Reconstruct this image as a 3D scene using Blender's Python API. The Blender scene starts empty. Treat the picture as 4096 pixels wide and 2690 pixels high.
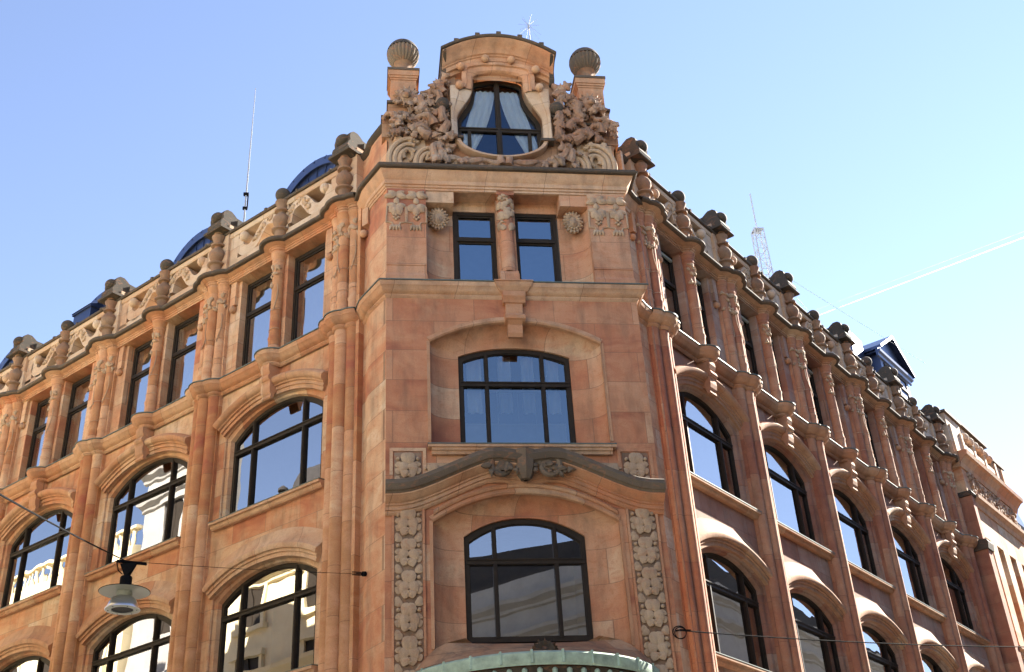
import bpy, math, random
from mathutils import Vector, Matrix
random.seed(7)
PI=math.pi; R2=2**-.5
S=bpy.context.scene; COL=S.collection
# ------------------------------------------------------------------ camera
cam=bpy.data.cameras.new("camera"); camo=bpy.data.objects.new("camera",cam); COL.objects.link(camo)
CP=Vector((-3.41214,-22.7017,1.7)); CR=Vector((.992026,-.114971,-.051643)); CU=Vector((-.014374,-.510277,.859890)); CF=Vector((.125215,.852291,.507860))
camo.matrix_world=Matrix(((CR.x,CU.x,-CF.x,CP.x),(CR.y,CU.y,-CF.y,CP.y),(CR.z,CU.z,-CF.z,CP.z),(0,0,0,1)))
cam.sensor_width=36; cam.lens=36*4566.3/4096; cam.clip_end=20000; cam.clip_start=.1
S.camera=camo
def pix(u,v,dist):          # a point of the place that the photograph shows at (u,v), dist metres away
    d=CF*4566.3+CR*(u-2048)-CU*(v-1345); return CP+d.normalized()*dist
# ------------------------------------------------------------------ sky and sun
SUN_EL=math.radians(33); SUN_AZ=math.radians(57)     # azimuth clockwise from +Y
w=bpy.data.worlds.new("World"); S.world=w; w.use_nodes=True
nt=w.node_tree; nt.nodes.clear()
wo=nt.nodes.new('ShaderNodeOutputWorld'); bg=nt.nodes.new('ShaderNodeBackground'); sk=nt.nodes.new('ShaderNodeTexSky')
sk.sky_type='NISHITA'; sk.sun_disc=False; sk.sun_elevation=SUN_EL; sk.sun_rotation=SUN_AZ
sk.air_density=.8; sk.dust_density=0; sk.ozone_density=2.0; sk.altitude=0
bg.inputs[1].default_value=.068
gain=nt.nodes.new('ShaderNodeMix'); gain.data_type='RGBA'; gain.blend_type='MULTIPLY'; gain.inputs[0].default_value=1; gain.inputs[7].default_value=(1.27,1.055,.985,1)   # the camera's white balance for the sky
nt.links.new(sk.outputs[0],gain.inputs[6]); nt.links.new(gain.outputs[2],bg.inputs[0]); nt.links.new(bg.outputs[0],wo.inputs[0])
sl=bpy.data.lights.new("sun",'SUN'); sl.energy=5; sl.angle=math.radians(.5); sl.color=(1,.93,.82)
so=bpy.data.objects.new("sun",sl); COL.objects.link(so); so.location=(30,10,60)
sd=Vector((math.sin(SUN_AZ)*math.cos(SUN_EL),math.cos(SUN_AZ)*math.cos(SUN_EL),math.sin(SUN_EL)))
so.rotation_euler=(-sd).to_track_quat('-Z','Y').to_euler()
S.view_settings.view_transform='Standard'; S.view_settings.look='None'; S.view_settings.exposure=2.52; S.view_settings.gamma=1
S.cycles.max_bounces=8; S.cycles.diffuse_bounces=4; S.cycles.glossy_bounces=4; S.cycles.caustics_reflective=False; S.cycles.caustics_refractive=False

# ------------------------------------------------------------------ materials
def newmat(n):
    m=bpy.data.materials.new(n); m.use_nodes=True; t=m.node_tree; b=t.nodes['Principled BSDF']; return m,t,b
def N(t,typ,**k):
    n=t.nodes.new(typ)
    for a,v in k.items():
        if a.startswith('i_'): n.inputs[a[2:].replace('_',' ')].default_value=v
        else: setattr(n,a,v)
    return n
def ramp(t,stops):
    r=t.nodes.new('ShaderNodeValToRGB'); e=r.color_ramp.elements
    while len(e)<len(stops): e.new(.5)
    for i,(p,c) in enumerate(stops): e[i].position=p; e[i].color=(*c,1)
    return r
def mix(t,blend,fac,a,b):
    n=t.nodes.new('ShaderNodeMix'); n.data_type='RGBA'; n.blend_type=blend
    for s,v in ((0,fac),(6,a),(7,b)):
        if hasattr(v,'links'): t.links.new(v,n.inputs[s])
        else: n.inputs[s].default_value=v if s==0 else (*v,1)
    return n.outputs[2]
def math_(t,op,a,b=None,clamp=False):
    n=t.nodes.new('ShaderNodeMath'); n.operation=op; n.use_clamp=clamp
    for i,v in enumerate((a,b)):
        if v is None: continue
        if hasattr(v,'links'): t.links.new(v,n.inputs[i])
        else: n.inputs[i].default_value=v
    return n.outputs[0]
CREAM=(.65,.44,.275); TAN=(.60,.325,.18); ORANGE=(.55,.225,.11); RED=(.40,.13,.075); PALE=(.68,.53,.38)
def stone(name,bw=1.2,rh=.74,stops=None,grime=.42,joint=.55,vein=.55,bump=.25,gs=1.3,rv=.66):
    m,t,b=newmat(name); L=t.links.new
    tc=N(t,'ShaderNodeTexCoord'); oi=N(t,'ShaderNodeObjectInfo')
    sx=N(t,'ShaderNodeSeparateXYZ'); L(tc.outputs['Object'],sx.inputs[0])
    rnd=math_(t,'MULTIPLY',oi.outputs['Random'],37.)
    xx=math_(t,'ADD',sx.outputs[0],math_(t,'MULTIPLY',sx.outputs[1],.35)); xx=math_(t,'ADD',xx,rnd)
    zz=math_(t,'ADD',sx.outputs[2],math_(t,'MULTIPLY',math_(t,'FRACT',math_(t,'MULTIPLY',oi.outputs['Random'],5.)),rh if bw>5 else 0.))
    cb=N(t,'ShaderNodeCombineXYZ'); L(xx,cb.inputs[0]); L(zz,cb.inputs[1])
    br=N(t,'ShaderNodeTexBrick',offset=.5,i_Color1=(0,0,0,1),i_Color2=(1,1,1,1),i_Mortar=(.5,.5,.5,1),i_Scale=1.,i_Mortar_Size=.007,i_Mortar_Smooth=.2,i_Bias=0.,i_Brick_Width=bw,i_Row_Height=rh)
    L(cb.outputs[0],br.inputs['Vector'])
    # veins and clouds that run through the stone
    cv=N(t,'ShaderNodeCombineXYZ'); L(math_(t,'ADD',sx.outputs[0],rnd),cv.inputs[0]); L(sx.outputs[1],cv.inputs[1])
    L(math_(t,'MULTIPLY',sx.outputs[2],1.9),cv.inputs[2])
    n1=N(t,'ShaderNodeTexNoise',i_Scale=.75,i_Detail=5.,i_Roughness=.55,i_Distortion=1.2); L(cv.outputs[0],n1.inputs['Vector'])
    n2=N(t,'ShaderNodeTexNoise',i_Scale=2.6,i_Detail=4.,i_Roughness=.6,i_Distortion=2.2); L(cv.outputs[0],n2.inputs['Vector'])
    base=math_(t,'MULTIPLY',br.outputs['Color'],rv)
    base=math_(t,'ADD',base,math_(t,'MULTIPLY',math_(t,'SUBTRACT',n1.outputs[0],.5),1.7*vein+.35))
    base=math_(t,'ADD',base,math_(t,'MULTIPLY',math_(t,'SUBTRACT',oi.outputs['Random'],.5),.22))
    base=math_(t,'ADD',base,.17,True)
    rp=ramp(t,stops or [(0,PALE),(.2,CREAM),(.42,TAN),(.7,ORANGE),(1,RED)]); L(base,rp.inputs[0])
    sw=ramp(t,[(.56,(0,0,0)),(.64,(1,1,1)),(.72,(0,0,0))]); L(n2.outputs[0],sw.inputs[0])
    col=mix(t,'MIX',math_(t,'MULTIPLY',sw.outputs[0],.75*vein),rp.outputs[0],(.47,.19,.085))
    g3=N(t,'ShaderNodeTexNoise',i_Scale=55.,i_Detail=3.,i_Roughness=.7); L(tc.outputs['Object'],g3.inputs['Vector'])
    gr=ramp(t,[(.25,(.80,.80,.80)),(.75,(1.12,1.12,1.12))]); L(g3.outputs[0],gr.inputs[0])
    col=mix(t,'MULTIPLY',1.,col,gr.outputs[0])
    # grime in patches and streaks
    cs=N(t,'ShaderNodeCombineXYZ'); L(math_(t,'MULTIPLY',math_(t,'ADD',sx.outputs[0],rnd),2.2),cs.inputs[0]); L(math_(t,'MULTIPLY',sx.outputs[1],2.),cs.inputs[1]); L(math_(t,'MULTIPLY',sx.outputs[2],.55),cs.inputs[2])
    n4=N(t,'ShaderNodeTexNoise',i_Scale=gs,i_Detail=6.,i_Roughness=.65); L(cs.outputs[0],n4.inputs['Vector'])
    gm=ramp(t,[(.46,(0,0,0)),(.70,(1,1,1))]); L(n4.outputs[0],gm.inputs[0])
    col=mix(t,'MIX',math_(t,'MULTIPLY',gm.outputs[0],grime),col,(.10,.078,.058))
    col=mix(t,'MIX',math_(t,'MULTIPLY',br.outputs['Fac'],joint),col,(.12,.08,.055))
    L(col,b.inputs['Base Color']); b.inputs['Roughness'].default_value=.85; b.inputs['Specular IOR Level'].default_value=.25
    bp=N(t,'ShaderNodeBump',i_Strength=bump,i_Distance=.02); h=math_(t,'ADD',math_(t,'MULTIPLY',g3.outputs[0],.35),math_(t,'MULTIPLY',n2.outputs[0],.5))
    h=math_(t,'SUBTRACT',h,math_(t,'MULTIPLY',br.outputs['Fac'],.8)); L(h,bp.inputs['Height']); L(bp.outputs[0],b.inputs['Normal'])
    return m
def plain(name,col,rough=.6,metal=0.,var=.25,scale=6.,bump=0.,spec=.5):
    m,t,b=newmat(name); L=t.links.new
    tc=N(t,'ShaderNodeTexCoord'); n=N(t,'ShaderNodeTexNoise',i_Scale=scale,i_Detail=5.,i_Roughness=.65); L(tc.outputs['Object'],n.inputs['Vector'])
    r=ramp(t,[(.25,tuple(c*(1-var) for c in col)),(.75,tuple(min(1,c*(1+var)) for c in col))]); L(n.outputs[0],r.inputs[0]); L(r.outputs[0],b.inputs['Base Color'])
    b.inputs['Roughness'].default_value=rough; b.inputs['Metallic'].default_value=metal; b.inputs['Specular IOR Level'].default_value=spec
    if bump:
        bp=N(t,'ShaderNodeBump',i_Strength=bump,i_Distance=.02); L(n.outputs[0],bp.inputs['Height']); L(bp.outputs[0],b.inputs['Normal'])
    return m
M={}
M['wall']=stone('sandstone_ashlar',stops=[(0,PALE),(.2,CREAM),(.5,(.60,.35,.20)),(.76,(.54,.245,.125)),(1,(.44,.16,.085))],rv=.72)
M['bay']=stone('sandstone_ashlar_orange',bw=1.9,rh=.78,stops=[(0,CREAM),(.2,(.61,.355,.21)),(.5,(.57,.285,.155)),(.8,(.50,.21,.11)),(1,(.39,.14,.08))],grime=.42,rv=.68)
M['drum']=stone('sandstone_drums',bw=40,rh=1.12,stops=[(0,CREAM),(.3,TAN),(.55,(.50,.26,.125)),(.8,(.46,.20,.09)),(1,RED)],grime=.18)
M['drumr']=stone('shaded_sandstone_drums',bw=40,rh=1.12,stops=[(0,(.53,.31,.19)),(.3,(.46,.225,.13)),(.6,(.40,.17,.10)),(1,(.31,.115,.07))],grime=.35)  # right street drums: same stone, its shade put into a redder, darker colour
M['trim']=stone('sandstone_mouldings',bw=1.5,rh=30,stops=[(0,(.62,.42,.27)),(.3,(.57,.345,.205)),(.6,(.52,.27,.145)),(1,ORANGE)],grime=.4,joint=.6,vein=.4)
M['wallr']=stone('shaded_sandstone_ashlar',stops=[(0,(.47,.35,.27)),(.35,(.41,.27,.20)),(.7,(.37,.20,.14)),(1,(.31,.135,.09))],grime=.45)  # the ashlar again for the right street, shade put into a greyer colour
M['trimr']=stone('shaded_sandstone_mouldings',bw=1.5,rh=30,stops=[(0,(.56,.39,.25)),(.3,(.49,.30,.18)),(.6,(.43,.23,.13)),(1,(.38,.18,.10))],grime=.4,joint=.6,vein=.4)  # same mouldings, colour darkened for the shade on the right street
M['hood']=stone('brown_weathered_stone',bw=1.6,rh=30,stops=[(0,(.21,.16,.11)),(1,(.11,.085,.06))],grime=.5,joint=.35,vein=.5,bump=.4)
M['pale']=stone('pale_sandstone',bw=1.3,rh=.7,stops=[(0,(.61,.49,.37)),(.5,(.55,.40,.27)),(1,(.47,.28,.17))],grime=.15,vein=.35)
M['carve']=stone('carved_sandstone',bw=30,rh=30,stops=[(0,(.54,.40,.26)),(.5,(.47,.32,.20)),(1,(.39,.23,.14))],grime=.45,joint=0,vein=.5)
M['gcarve']=stone('weathered_carved_sandstone',bw=30,rh=30,stops=[(0,(.46,.34,.24)),(.4,(.34,.20,.125)),(1,(.24,.115,.07))],grime=.9,joint=0,vein=.8,bump=.5,gs=4.)
M['gable']=stone('weathered_gable_sandstone',bw=1.3,rh=.6,stops=[(0,(.5,.32,.19)),(.5,(.40,.21,.115)),(1,(.30,.13,.075))],grime=.7)
M['brown']=stone('weathered_baluster_stone',bw=30,rh=.9,stops=[(0,(.34,.25,.175)),(.5,(.28,.175,.11)),(1,(.24,.125,.08))],grime=.7,joint=.2)
M['dark']=stone('blackened_stone',bw=1.4,rh=30,stops=[(0,(.13,.10,.072)),(1,(.065,.052,.040))],grime=.3,joint=.3,vein=.2,bump=.4)
M['soot']=stone('sooty_stone',bw=1.4,rh=30,stops=[(0,(.095,.077,.057)),(1,(.045,.037,.029))],grime=.5,joint=.3,vein=.4,bump=.4)
M['frame']=plain('dark_painted_frame',(.034,.026,.019),.6,0,.2,spec=.15)
M['slate']=plain('dark_roof_felt',(.035,.03,.028),.9,0,.3)
M['mast']=plain('white_painted_steel',(.55,.57,.6),.6,0,.05)
M['lead']=plain('green_lead_flashing',(.12,.15,.13),.6,.2,.3)
M['blue']=plain('blue_black_sheet_metal',(.055,.075,.14),.32,.75,.2,2.)
M['zinc']=plain('zinc_metal',(.30,.31,.33),.6,.1,.1)
M['black']=plain('black_painted_metal',(.008,.008,.009),.8,0,.2,spec=.05)
M['white']=plain('white_enamel',(.36,.38,.32),.45,0,.06)
M['alu']=plain('spun_aluminium',(.62,.62,.64),.28,.95,.08)
M['cloth']=plain('white_curtain_cloth',(.72,.86,.95),.9,0,.05)
M['room']=plain('dim_room',(.055,.05,.045),.95,0,.4,1.2)
M['asphalt']=plain('asphalt',(.05,.05,.052),.9,0,.3,9.,.3)
M['paving']=plain('pavement_granite',(.42,.40,.37),.85,0,.2,4.,.2)
M['ground']=plain('ground',(.36,.33,.29),.95,0,.2,.5)
M['cream']=plain('cream_render',(.76,.65,.42),.9,0,.1,1.5)
M['grey']=plain('grey_render',(.34,.32,.29),.9,0,.15,1.5)
M['copper']=plain('copper_patina',(.35,.46,.36),.75,0,.4,4.,.3)
def glass(name,ior,tint,wave=.02,refl=(1,1,1)):
    m,t,b=newmat(name); L=t.links.new; t.nodes.remove(b); out=t.nodes['Material Output']
    tr=N(t,'ShaderNodeBsdfTransparent',i_Color=(*tint,1)); gl=N(t,'ShaderNodeBsdfGlossy',i_Color=(*refl,1),i_Roughness=.0); fr=N(t,'ShaderNodeFresnel',i_IOR=ior)
    tc=N(t,'ShaderNodeTexCoord'); oi=N(t,'ShaderNodeObjectInfo'); ad=N(t,'ShaderNodeVectorMath',operation='ADD'); L(tc.outputs['Object'],ad.inputs[0]); L(oi.outputs['Random'],ad.inputs[1])
    n=N(t,'ShaderNodeTexNoise',i_Scale=1.1,i_Detail=1.); L(ad.outputs[0],n.inputs['Vector'])
    bp=N(t,'ShaderNodeBump',i_Strength=wave,i_Distance=.5); L(n.outputs[0],bp.inputs['Height']); L(bp.outputs[0],gl.inputs['Normal'])
    mx=N(t,'ShaderNodeMixShader'); L(fr.outputs[0],mx.inputs[0]); L(tr.outputs[0],mx.inputs[1]); L(gl.outputs[0],mx.inputs[2]); L(mx.outputs[0],out.inputs[0]); return m
M['glass']=glass('window_glass',5.0,(.55,.6,.6),.006)
M['mirror']=glass('double_glazing',3.9,(.85,.9,.92),.003,(.58,.8,1))
M['midglass']=glass('blue_glazing',3.1,(.9,.92,.95),.004,(.68,.86,1))
M['skyglass']=glass('upper_glazing',9.0,(.8,.85,.88),.006)
M['clear']=glass('attic_glazing',2.1,(.95,.96,.97),.003,(.5,.72,1))
M['dimglass']=glass('shaded_glazing',4.2,(.7,.72,.72),.003)
M['streetglass']=glass('street_glazing',4.6,(.6,.62,.62),.006)

# ------------------------------------------------------------------ mesh helper
class MB:
    def __init__(s): s.v=[]; s.f=[]
    def grid(s,rows,cu=False,cv=False):
        b=len(s.v); n=len(rows[0]); m=len(rows)
        for r in rows: s.v+= [tuple(p) for p in r]
        for i in range(m if cv else m-1):
            for j in range(n if cu else n-1):
                a=b+i*n+j; c=b+i*n+(j+1)%n; i2=(i+1)%m
                s.f.append((a,c,b+i2*n+(j+1)%n,b+i2*n+j))
        return s
    def poly(s,pts):
        b=len(s.v); s.v+=[tuple(p) for p in pts]; s.f.append(tuple(range(b,b+len(pts)))); return s
    def box(s,x0,x1,y0,y1,z0,z1):
        b=len(s.v)
        s.v+=[(x,y,z) for z in (z0,z1) for x,y in ((x0,y0),(x1,y0),(x1,y1),(x0,y1))]
        for q in ((0,3,2,1),(4,5,6,7),(0,1,5,4),(1,2,6,5),(2,3,7,6),(3,0,4,7)): s.f.append(tuple(b+i for i in q))
        return s
    def ext(s,poly,fa,fb):           # poly 2d -> fa(p), fb(p) two caps and sides
        A=[fa(p) for p in poly]; B=[fb(p) for p in poly]
        s.poly(A); s.poly(B[::-1])
        n=len(A)
        for i in range(n): s.poly([A[i],B[i],B[(i+1)%n],A[(i+1)%n]])
        return s
    def prof_x(s,prof,x0,x1):        # (y,z) profile extruded along x
        return s.ext(prof,lambda p:(x0,p[0],p[1]),lambda p:(x1,p[0],p[1]))
    def prof_y(s,prof,y0,y1):        # (x,z) outline extruded along y
        return s.ext(prof,lambda p:(p[0],y0,p[1]),lambda p:(p[0],y1,p[1]))
    def lathe(s,c,prof,seg=20,a0=0,a1=2*PI,flute=0,nf=0):
        full=abs(a1-a0-2*PI)<1e-6; n=seg if full else seg+1
        rows=[]
        for r,z in prof:
            row=[]
            for j in range(n):
                a=a0+(a1-a0)*j/seg; rr=r*(1-flute*(.5-.5*math.cos(nf*a))) if nf else r
                row.append((c[0]+rr*math.cos(a),c[1]+rr*math.sin(a),c[2]+z))
            rows.append(row)
        return s.grid(rows,cu=full)
    def ball(s,c,r,n=12,sx=1,sy=1,sz=1):
        rows=[]
        for i in range(n+1):
            t=-PI/2+PI*i/n; rr=max(math.cos(t),1e-3)*r
            rows.append([(c[0]+sx*rr*math.cos(2*PI*j/(2*n)),c[1]+sy*rr*math.sin(2*PI*j/(2*n)),c[2]+sz*r*math.sin(t)) for j in range(2*n)])
        return s.grid(rows,cu=True)
    def tube(s,pts,r,seg=8,close=False):
        pts=[Vector(p) for p in pts]; rows=[]; n=len(pts); up=None
        for i,p in enumerate(pts):
            d=(pts[min(i+1,n-1)]-pts[max(i-1,0)]).normalized() if not close else (pts[(i+1)%n]-pts[i-1]).normalized()
            if up is None: up=Vector((0,0,1)) if abs(d.z)<.9 else Vector((1,0,0))
            a=d.cross(up).normalized(); b=a.cross(d).normalized(); up=b
            rr=r(i/(n-1)) if callable(r) else r
            rows.append([p+a*rr*math.cos(2*PI*j/seg)+b*rr*math.sin(2*PI*j/seg) for j in range(seg)])
        s.grid(rows,cu=True,cv=close)
        if not close: s.poly(rows[0][::-1]); s.poly(rows[-1])
        return s
    def leaf(s,c,u,v,n,L,W=None,h=.25,lobes=0,seg=12):   # leaf lying in (u,v), base at c, bulging along n
        W=W or L*.6; c=Vector(c); u=Vector(u); v=Vector(v); n=Vector(n); b=len(s.v)
        ctr=c+u*L*.5+n*h*L; s.v.append(tuple(ctr))
        for ring,(k,hh) in enumerate(((.5,.95),(1,.40),(.97,-.55))):
            for j in range(seg):
                a=2*PI*j/seg; rr=1.
                if lobes: rr=1-.42*(.5-.5*math.cos(lobes*a))*(1 if ring else .4)
                lat=math.sin(a)*abs(math.sin(a/2))**.6*1.25
                vein=-.10 if (ring==0 and (j==0 or j==seg//2)) else 0
                s.v.append(tuple(c+u*L*(.5+.5*k*rr*math.cos(a))+v*W*.5*k*rr*lat+n*L*h*(hh+vein)))
        for j in range(seg):
            j2=(j+1)%seg
            s.f.append((b,b+1+j,b+1+j2)); s.f.append((b+1+j,b+1+seg+j,b+1+seg+j2,b+1+j2)); s.f.append((b+1+seg+j,b+1+2*seg+j,b+1+2*seg+j2,b+1+seg+j2))
        return s
    def mesh(s,name,angle=38):
        me=bpy.data.meshes.new(name); me.from_pydata(s.v,[],s.f); me.update()
        me.polygons.foreach_set('use_smooth',[True]*len(me.polygons)); me.set_sharp_from_angle(angle=math.radians(angle)); return me
    def build(s,name,mat,parent=None,frame=None,x=0,angle=38):
        me=s.mesh(name,angle); me.materials.append(mat if not isinstance(mat,str) else M[mat])
        o=bpy.data.objects.new(name,me); COL.objects.link(o)
        if parent: o.parent=parent
        if frame: place(o,frame,x)
        return o
def place(o,frame,x=0):
    O,ang=frame; o.location=(O[0]+math.cos(ang)*x,O[1]+math.sin(ang)*x,0); o.rotation_euler=(0,0,ang)
def tag(o,label=None,cat=None,group=None,kind=None):
    for k,v in (('label',label),('category',cat),('group',group),('kind',kind)):
        if v: o[k]=v
    return o
def empty(name,loc=(0,0,0)):
    o=bpy.data.objects.new(name,None); COL.objects.link(o); o.location=loc; return o
def dup(o,parent,frame=None,x=0):
    c=o.copy(); COL.objects.link(c); c.parent=parent
    if frame: place(c,frame,x)
    for ch in list(o.children): dup(ch,c)
    return c
def arch(w,zs,za,k=2.3): return lambda x: zs+(za-zs)*(1-min(1,abs(x)/w)**k)
def lin(a,b,n): return [a+(b-a)*i/n for i in range(n+1)]
def outline(w,zb,fn,nj=4,na=28,cx=0):
    p=[(-w+cx,z) for z in lin(zb,fn(-w),nj)]+[(x+cx,fn(x)) for x in lin(-w,w,na)[1:-1]]+[(w+cx,z) for z in lin(fn(w),zb,nj)]
    return p
def loft(m,A,ya,B,yb,prof):
    m.grid([[(a[0]+(b[0]-a[0])*f,ya+(yb-ya)*g,a[1]+(b[1]-a[1])*f) for a,b in zip(A,B)] for f,g in prof]); return m
def wall_open(m,x0,x1,z0,z1,y,w,ops,na=28):   # front face with stacked arched openings of half width w
    m.poly([(x0,y,z0),(-w,y,z0),(-w,y,z1),(x0,y,z1)]); m.poly([(w,y,z0),(x1,y,z0),(x1,y,z1),(w,y,z1)])
    xs=lin(-w,w,na); lo=lambda x:z0
    for zb,fn in ops:
        m.grid([[(x,y,lo(x)) for x in xs],[(x,y,zb) for x in xs]]); lo=fn
    m.grid([[(x,y,lo(x)) for x in xs],[(x,y,z1) for x in xs]])
def sweep_plan(m,path,prof):        # path: plan polyline, outside on its right hand; prof: (e,z)
    P=[Vector(p) for p in path]; n=len(P); nor=[]
    for i in range(n):
        ds=[]
        if i>0: ds.append((P[i]-P[i-1]).normalized())
        if i<n-1: ds.append((P[i+1]-P[i]).normalized())
        ns=[Vector((d.y,-d.x)) for d in ds]; a=sum(ns,Vector((0,0)))
        a.normalize(); nor.append(a/max(.35,a.dot(ns[0])))
    m.grid([[(P[i].x+nor[i].x*e,P[i].y+nor[i].y*e,z) for i in range(n)] for e,z in prof]); return m
def sweep_bumps(m,xs,base,circ,prof):   # moulding that runs straight at y=base and swells round circles (x,y,r)
    rows=[]
    for e,z in prof:
        row=[]
        for x in xs:
            o=base-e
            for cx,cy,r in circ:
                q=(r+e)**2-(x-cx)**2
                if q>0: o=min(o,cy-math.sqrt(q))
            row.append((x,o,z))
        rows.append(row)
    m.grid(rows); return m
def arch_sweep(m,w,fn,prof,na=32,y=0):     # moulding along an arch; prof (n outward, y)
    xs=lin(-w,w,na); pts=[(x,fn(x)) for x in xs]; rows=[]
    nr=[]
    for i,(x,z) in enumerate(pts):
        a=pts[max(0,i-1)]; b=pts[min(na,i+1)]; dx,dz=b[0]-a[0],b[1]-a[1]; l=math.hypot(dx,dz); nr.append((-dz/l,dx/l))
    for n,yy in prof: rows.append([(p[0]+q[0]*n,y+yy,p[1]+q[1]*n) for p,q in zip(pts,nr)])
    m.grid(rows)
    for k in (0,-1): m.poly([r[k] for r in rows])
    return m

B=empty('corner_building'); tag(B,'red and cream sandstone corner building with carved gable, arched windows and balustraded parapet','building')

# ------------------------------------------------------------------ generic windows
def arched_window(w,zb,fn,y,mx,zt,b=.085,glassm='glass',room=True,blind=None,mw=.045):
    m=MB(); A=outline(w,zb,fn); fi=lambda x: fn(x)-b
    A2=outline(w-b,zb+b,lambda x: fn(x*w/(w-b))-b)
    for a,c in ((A,A2),):
        m.grid([[(p[0],y+.10,p[1]) for p in a],[(p[0],y,p[1]) for p in a],[(p[0],y,p[1]) for p in c],[(p[0],y+.03,p[1]) for p in c],[(p[0]*.985,y+.03,p[1]-.02) for p in c],[(p[0]*.985,y+.09,p[1]-.02) for p in c]])
    m.box(-w+.01,w-.01,y+.002,y+.08,zb,zb+b*1.1)
    for x in mx:
        m.box(x-mw,x+mw,y-.012,y+.085,zb+b*.8,fn(x)-b*.6); m.box(x-mw*.5,x+mw*.5,y-.03,y,zb+b*.8,fn(x)-b*.7)
    m.box(-w+.04,w-.04,y-.025,y+.08,zt-.06,zt+.06); m.box(-w+.06,w-.06,y-.05,y+.02,zt+.02,zt+.05)
    o=m.build('window','frame')
    MB().poly([(p[0],y+.06,p[1]) for p in outline(w-.02,zb+.03,lambda x: fn(x)-.03)][::-1]).build('pane',glassm,o)
    r=MB(); zt_=fn(0)+.1; d=1.6
    r.poly([(-w,y+d,zb),(w,y+d,zb),(w,y+d,zt_),(-w,y+d,zt_)]); r.poly([(-w,y+.1,zb),(-w,y+d,zb),(-w,y+d,zt_),(-w,y+.1,zt_)]); r.poly([(w,y+.1,zb),(w,y+d,zb),(w,y+d,zt_),(w,y+.1,zt_)])
    r.poly([(-w,y+.1,zb),(w,y+.1,zb),(w,y+d,zb),(-w,y+d,zb)]); r.poly([(-w,y+.1,zt_),(w,y+.1,zt_),(w,y+d,zt_),(-w,y+d,zt_)])
    r.build('room_interior','room',o)
    return o
def rect_window(x0,x1,z0,z1,y,zt,glassm='glass',b=.08,roller=False,div=True,curtain=False):
    m=MB()
    m.box(x0,x0+b,y,y+.1,z0,z1); m.box(x1-b,x1,y,y+.1,z0,z1); m.box(x0+b,x1-b,y+.002,y+.098,z1-b*1.3,z1); m.box(x0+b,x1-b,y+.002,y+.098,z0,z0+b)
    if div: m.box(x0+b*.6,x1-b*.6,y-.02,y+.09,zt-.055,zt+.055)
    q=b+.001
    for za,zc in (((z0+b,zt-.055),(zt+.055,z1-b*1.3)) if div else ((z0+b,z1-b*1.3),)):
        t=.045
        m.box(x0+q,x0+q+t,y+.03,y+.08,za,zc); m.box(x1-q-t,x1-q,y+.03,y+.08,za,zc); m.box(x0+q+t,x1-q-t,y+.032,y+.078,za,za+t); m.box(x0+q+t,x1-q-t,y+.032,y+.078,zc-t,zc)
    o=m.build('window','frame')
    MB().poly([(x0+b,y+.06,z0+b),(x1-b,y+.06,z0+b),(x1-b,y+.06,z1-b),(x0+b,y+.06,z1-b)]).build('pane',glassm,o)
    d=1.4; r=MB()
    r.grid([[(x0,y+.1,z),(x0,y+d,z),(x1,y+d,z),(x1,y+.1,z)] for z in (z0,z1)]); r.poly([(x0,y+.1,z1),(x1,y+.1,z1),(x1,y+d,z1),(x0,y+d,z1)]); r.poly([(x0,y+.1,z0),(x1,y+.1,z0),(x1,y+d,z0),(x0,y+d,z0)])
    r.build('room_interior','room',o)
    if curtain:
        MB().grid([[(x,y+.2+.025*math.sin(x*26),z) for x in lin(x0+.16,x1,40)] for z in (z0,z1)]).build('curtain','cloth',o)
    if roller: MB().tube([(x0+.1,y+.0,z1-.16),(x1-.1,y+.0,z1-.16)],.05).build('roller_blind','white',o)
    return o

# ------------------------------------------------------------------ street facades
ZA=20.07; ZB=16.6
OL=(-3,.5603); ORr=(3,.4673)
FL=(OL,-PI/4); FR=(ORr,PI/4)
TREF=[(-.3,.10,.18),(0,.0,.19),(.3,.10,.18)]
def cornice_profile_A(): return [(0,19.74),(.03,19.75),(.03,19.80),(.06,19.81),(.06,19.86),(.09,19.87),(.10,19.895),(.13,19.90),(.20,19.93),(.27,19.965)]
def cap_profile_A(): return [(.24,19.94),(.33,19.945),(.36,19.975),(.36,20.02),(.325,20.03),(.315,20.075),(.2,20.09),(-.3,20.12)]
def cornice_profile_B(): return [(0,16.22),(.04,16.25),(.06,16.28),(.05,16.31),(.10,16.33),(.17,16.38),(.20,16.44),(.23,16.46),(.26,16.54),(.25,16.57)]
def cap_profile_B(): return [(.24,16.565),(.28,16.57),(.28,16.595),(.2,16.61),(-.45,16.64)]
def xs_for(P,lo,hi,circ):
    s=set()
    for i in range(int((hi-lo)/.25)+1): s.add(round(lo+i*.25,3))
    for cx,cy,r in circ:
        for k in range(-26,27): s.add(round(cx+(r+.36)*math.sin(k/26*PI/2),3))
        for k in range(-10,11): s.add(round(cx+(r+.02)*math.sin(k/10*PI/2),3))
    s.add(hi); s=sorted(x for x in s if lo-1e-6<=x<=hi+1e-6)
    return [x for i,x in enumerate(s) if i==0 or x-s[i-1]>.004]
BAL=[(.0,0),(.17,0),(.185,.06),(.15,.12),(.14,.25),(.16,.38),(.175,.42),(.25,.46),(.255,.50),(.20,.53),(.12,.555),(.115,.60),(.19,.67),(.24,.78),(.24,.87),(.19,.97),(.12,1.04),(.105,1.07),(.105,1.10),(.20,1.12),(.21,1.17),(.13,1.20),(.115,1.23),(.15,1.33),(.19,1.41),(.205,1.46),(.13,1.50),(.09,1.54)]
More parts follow.
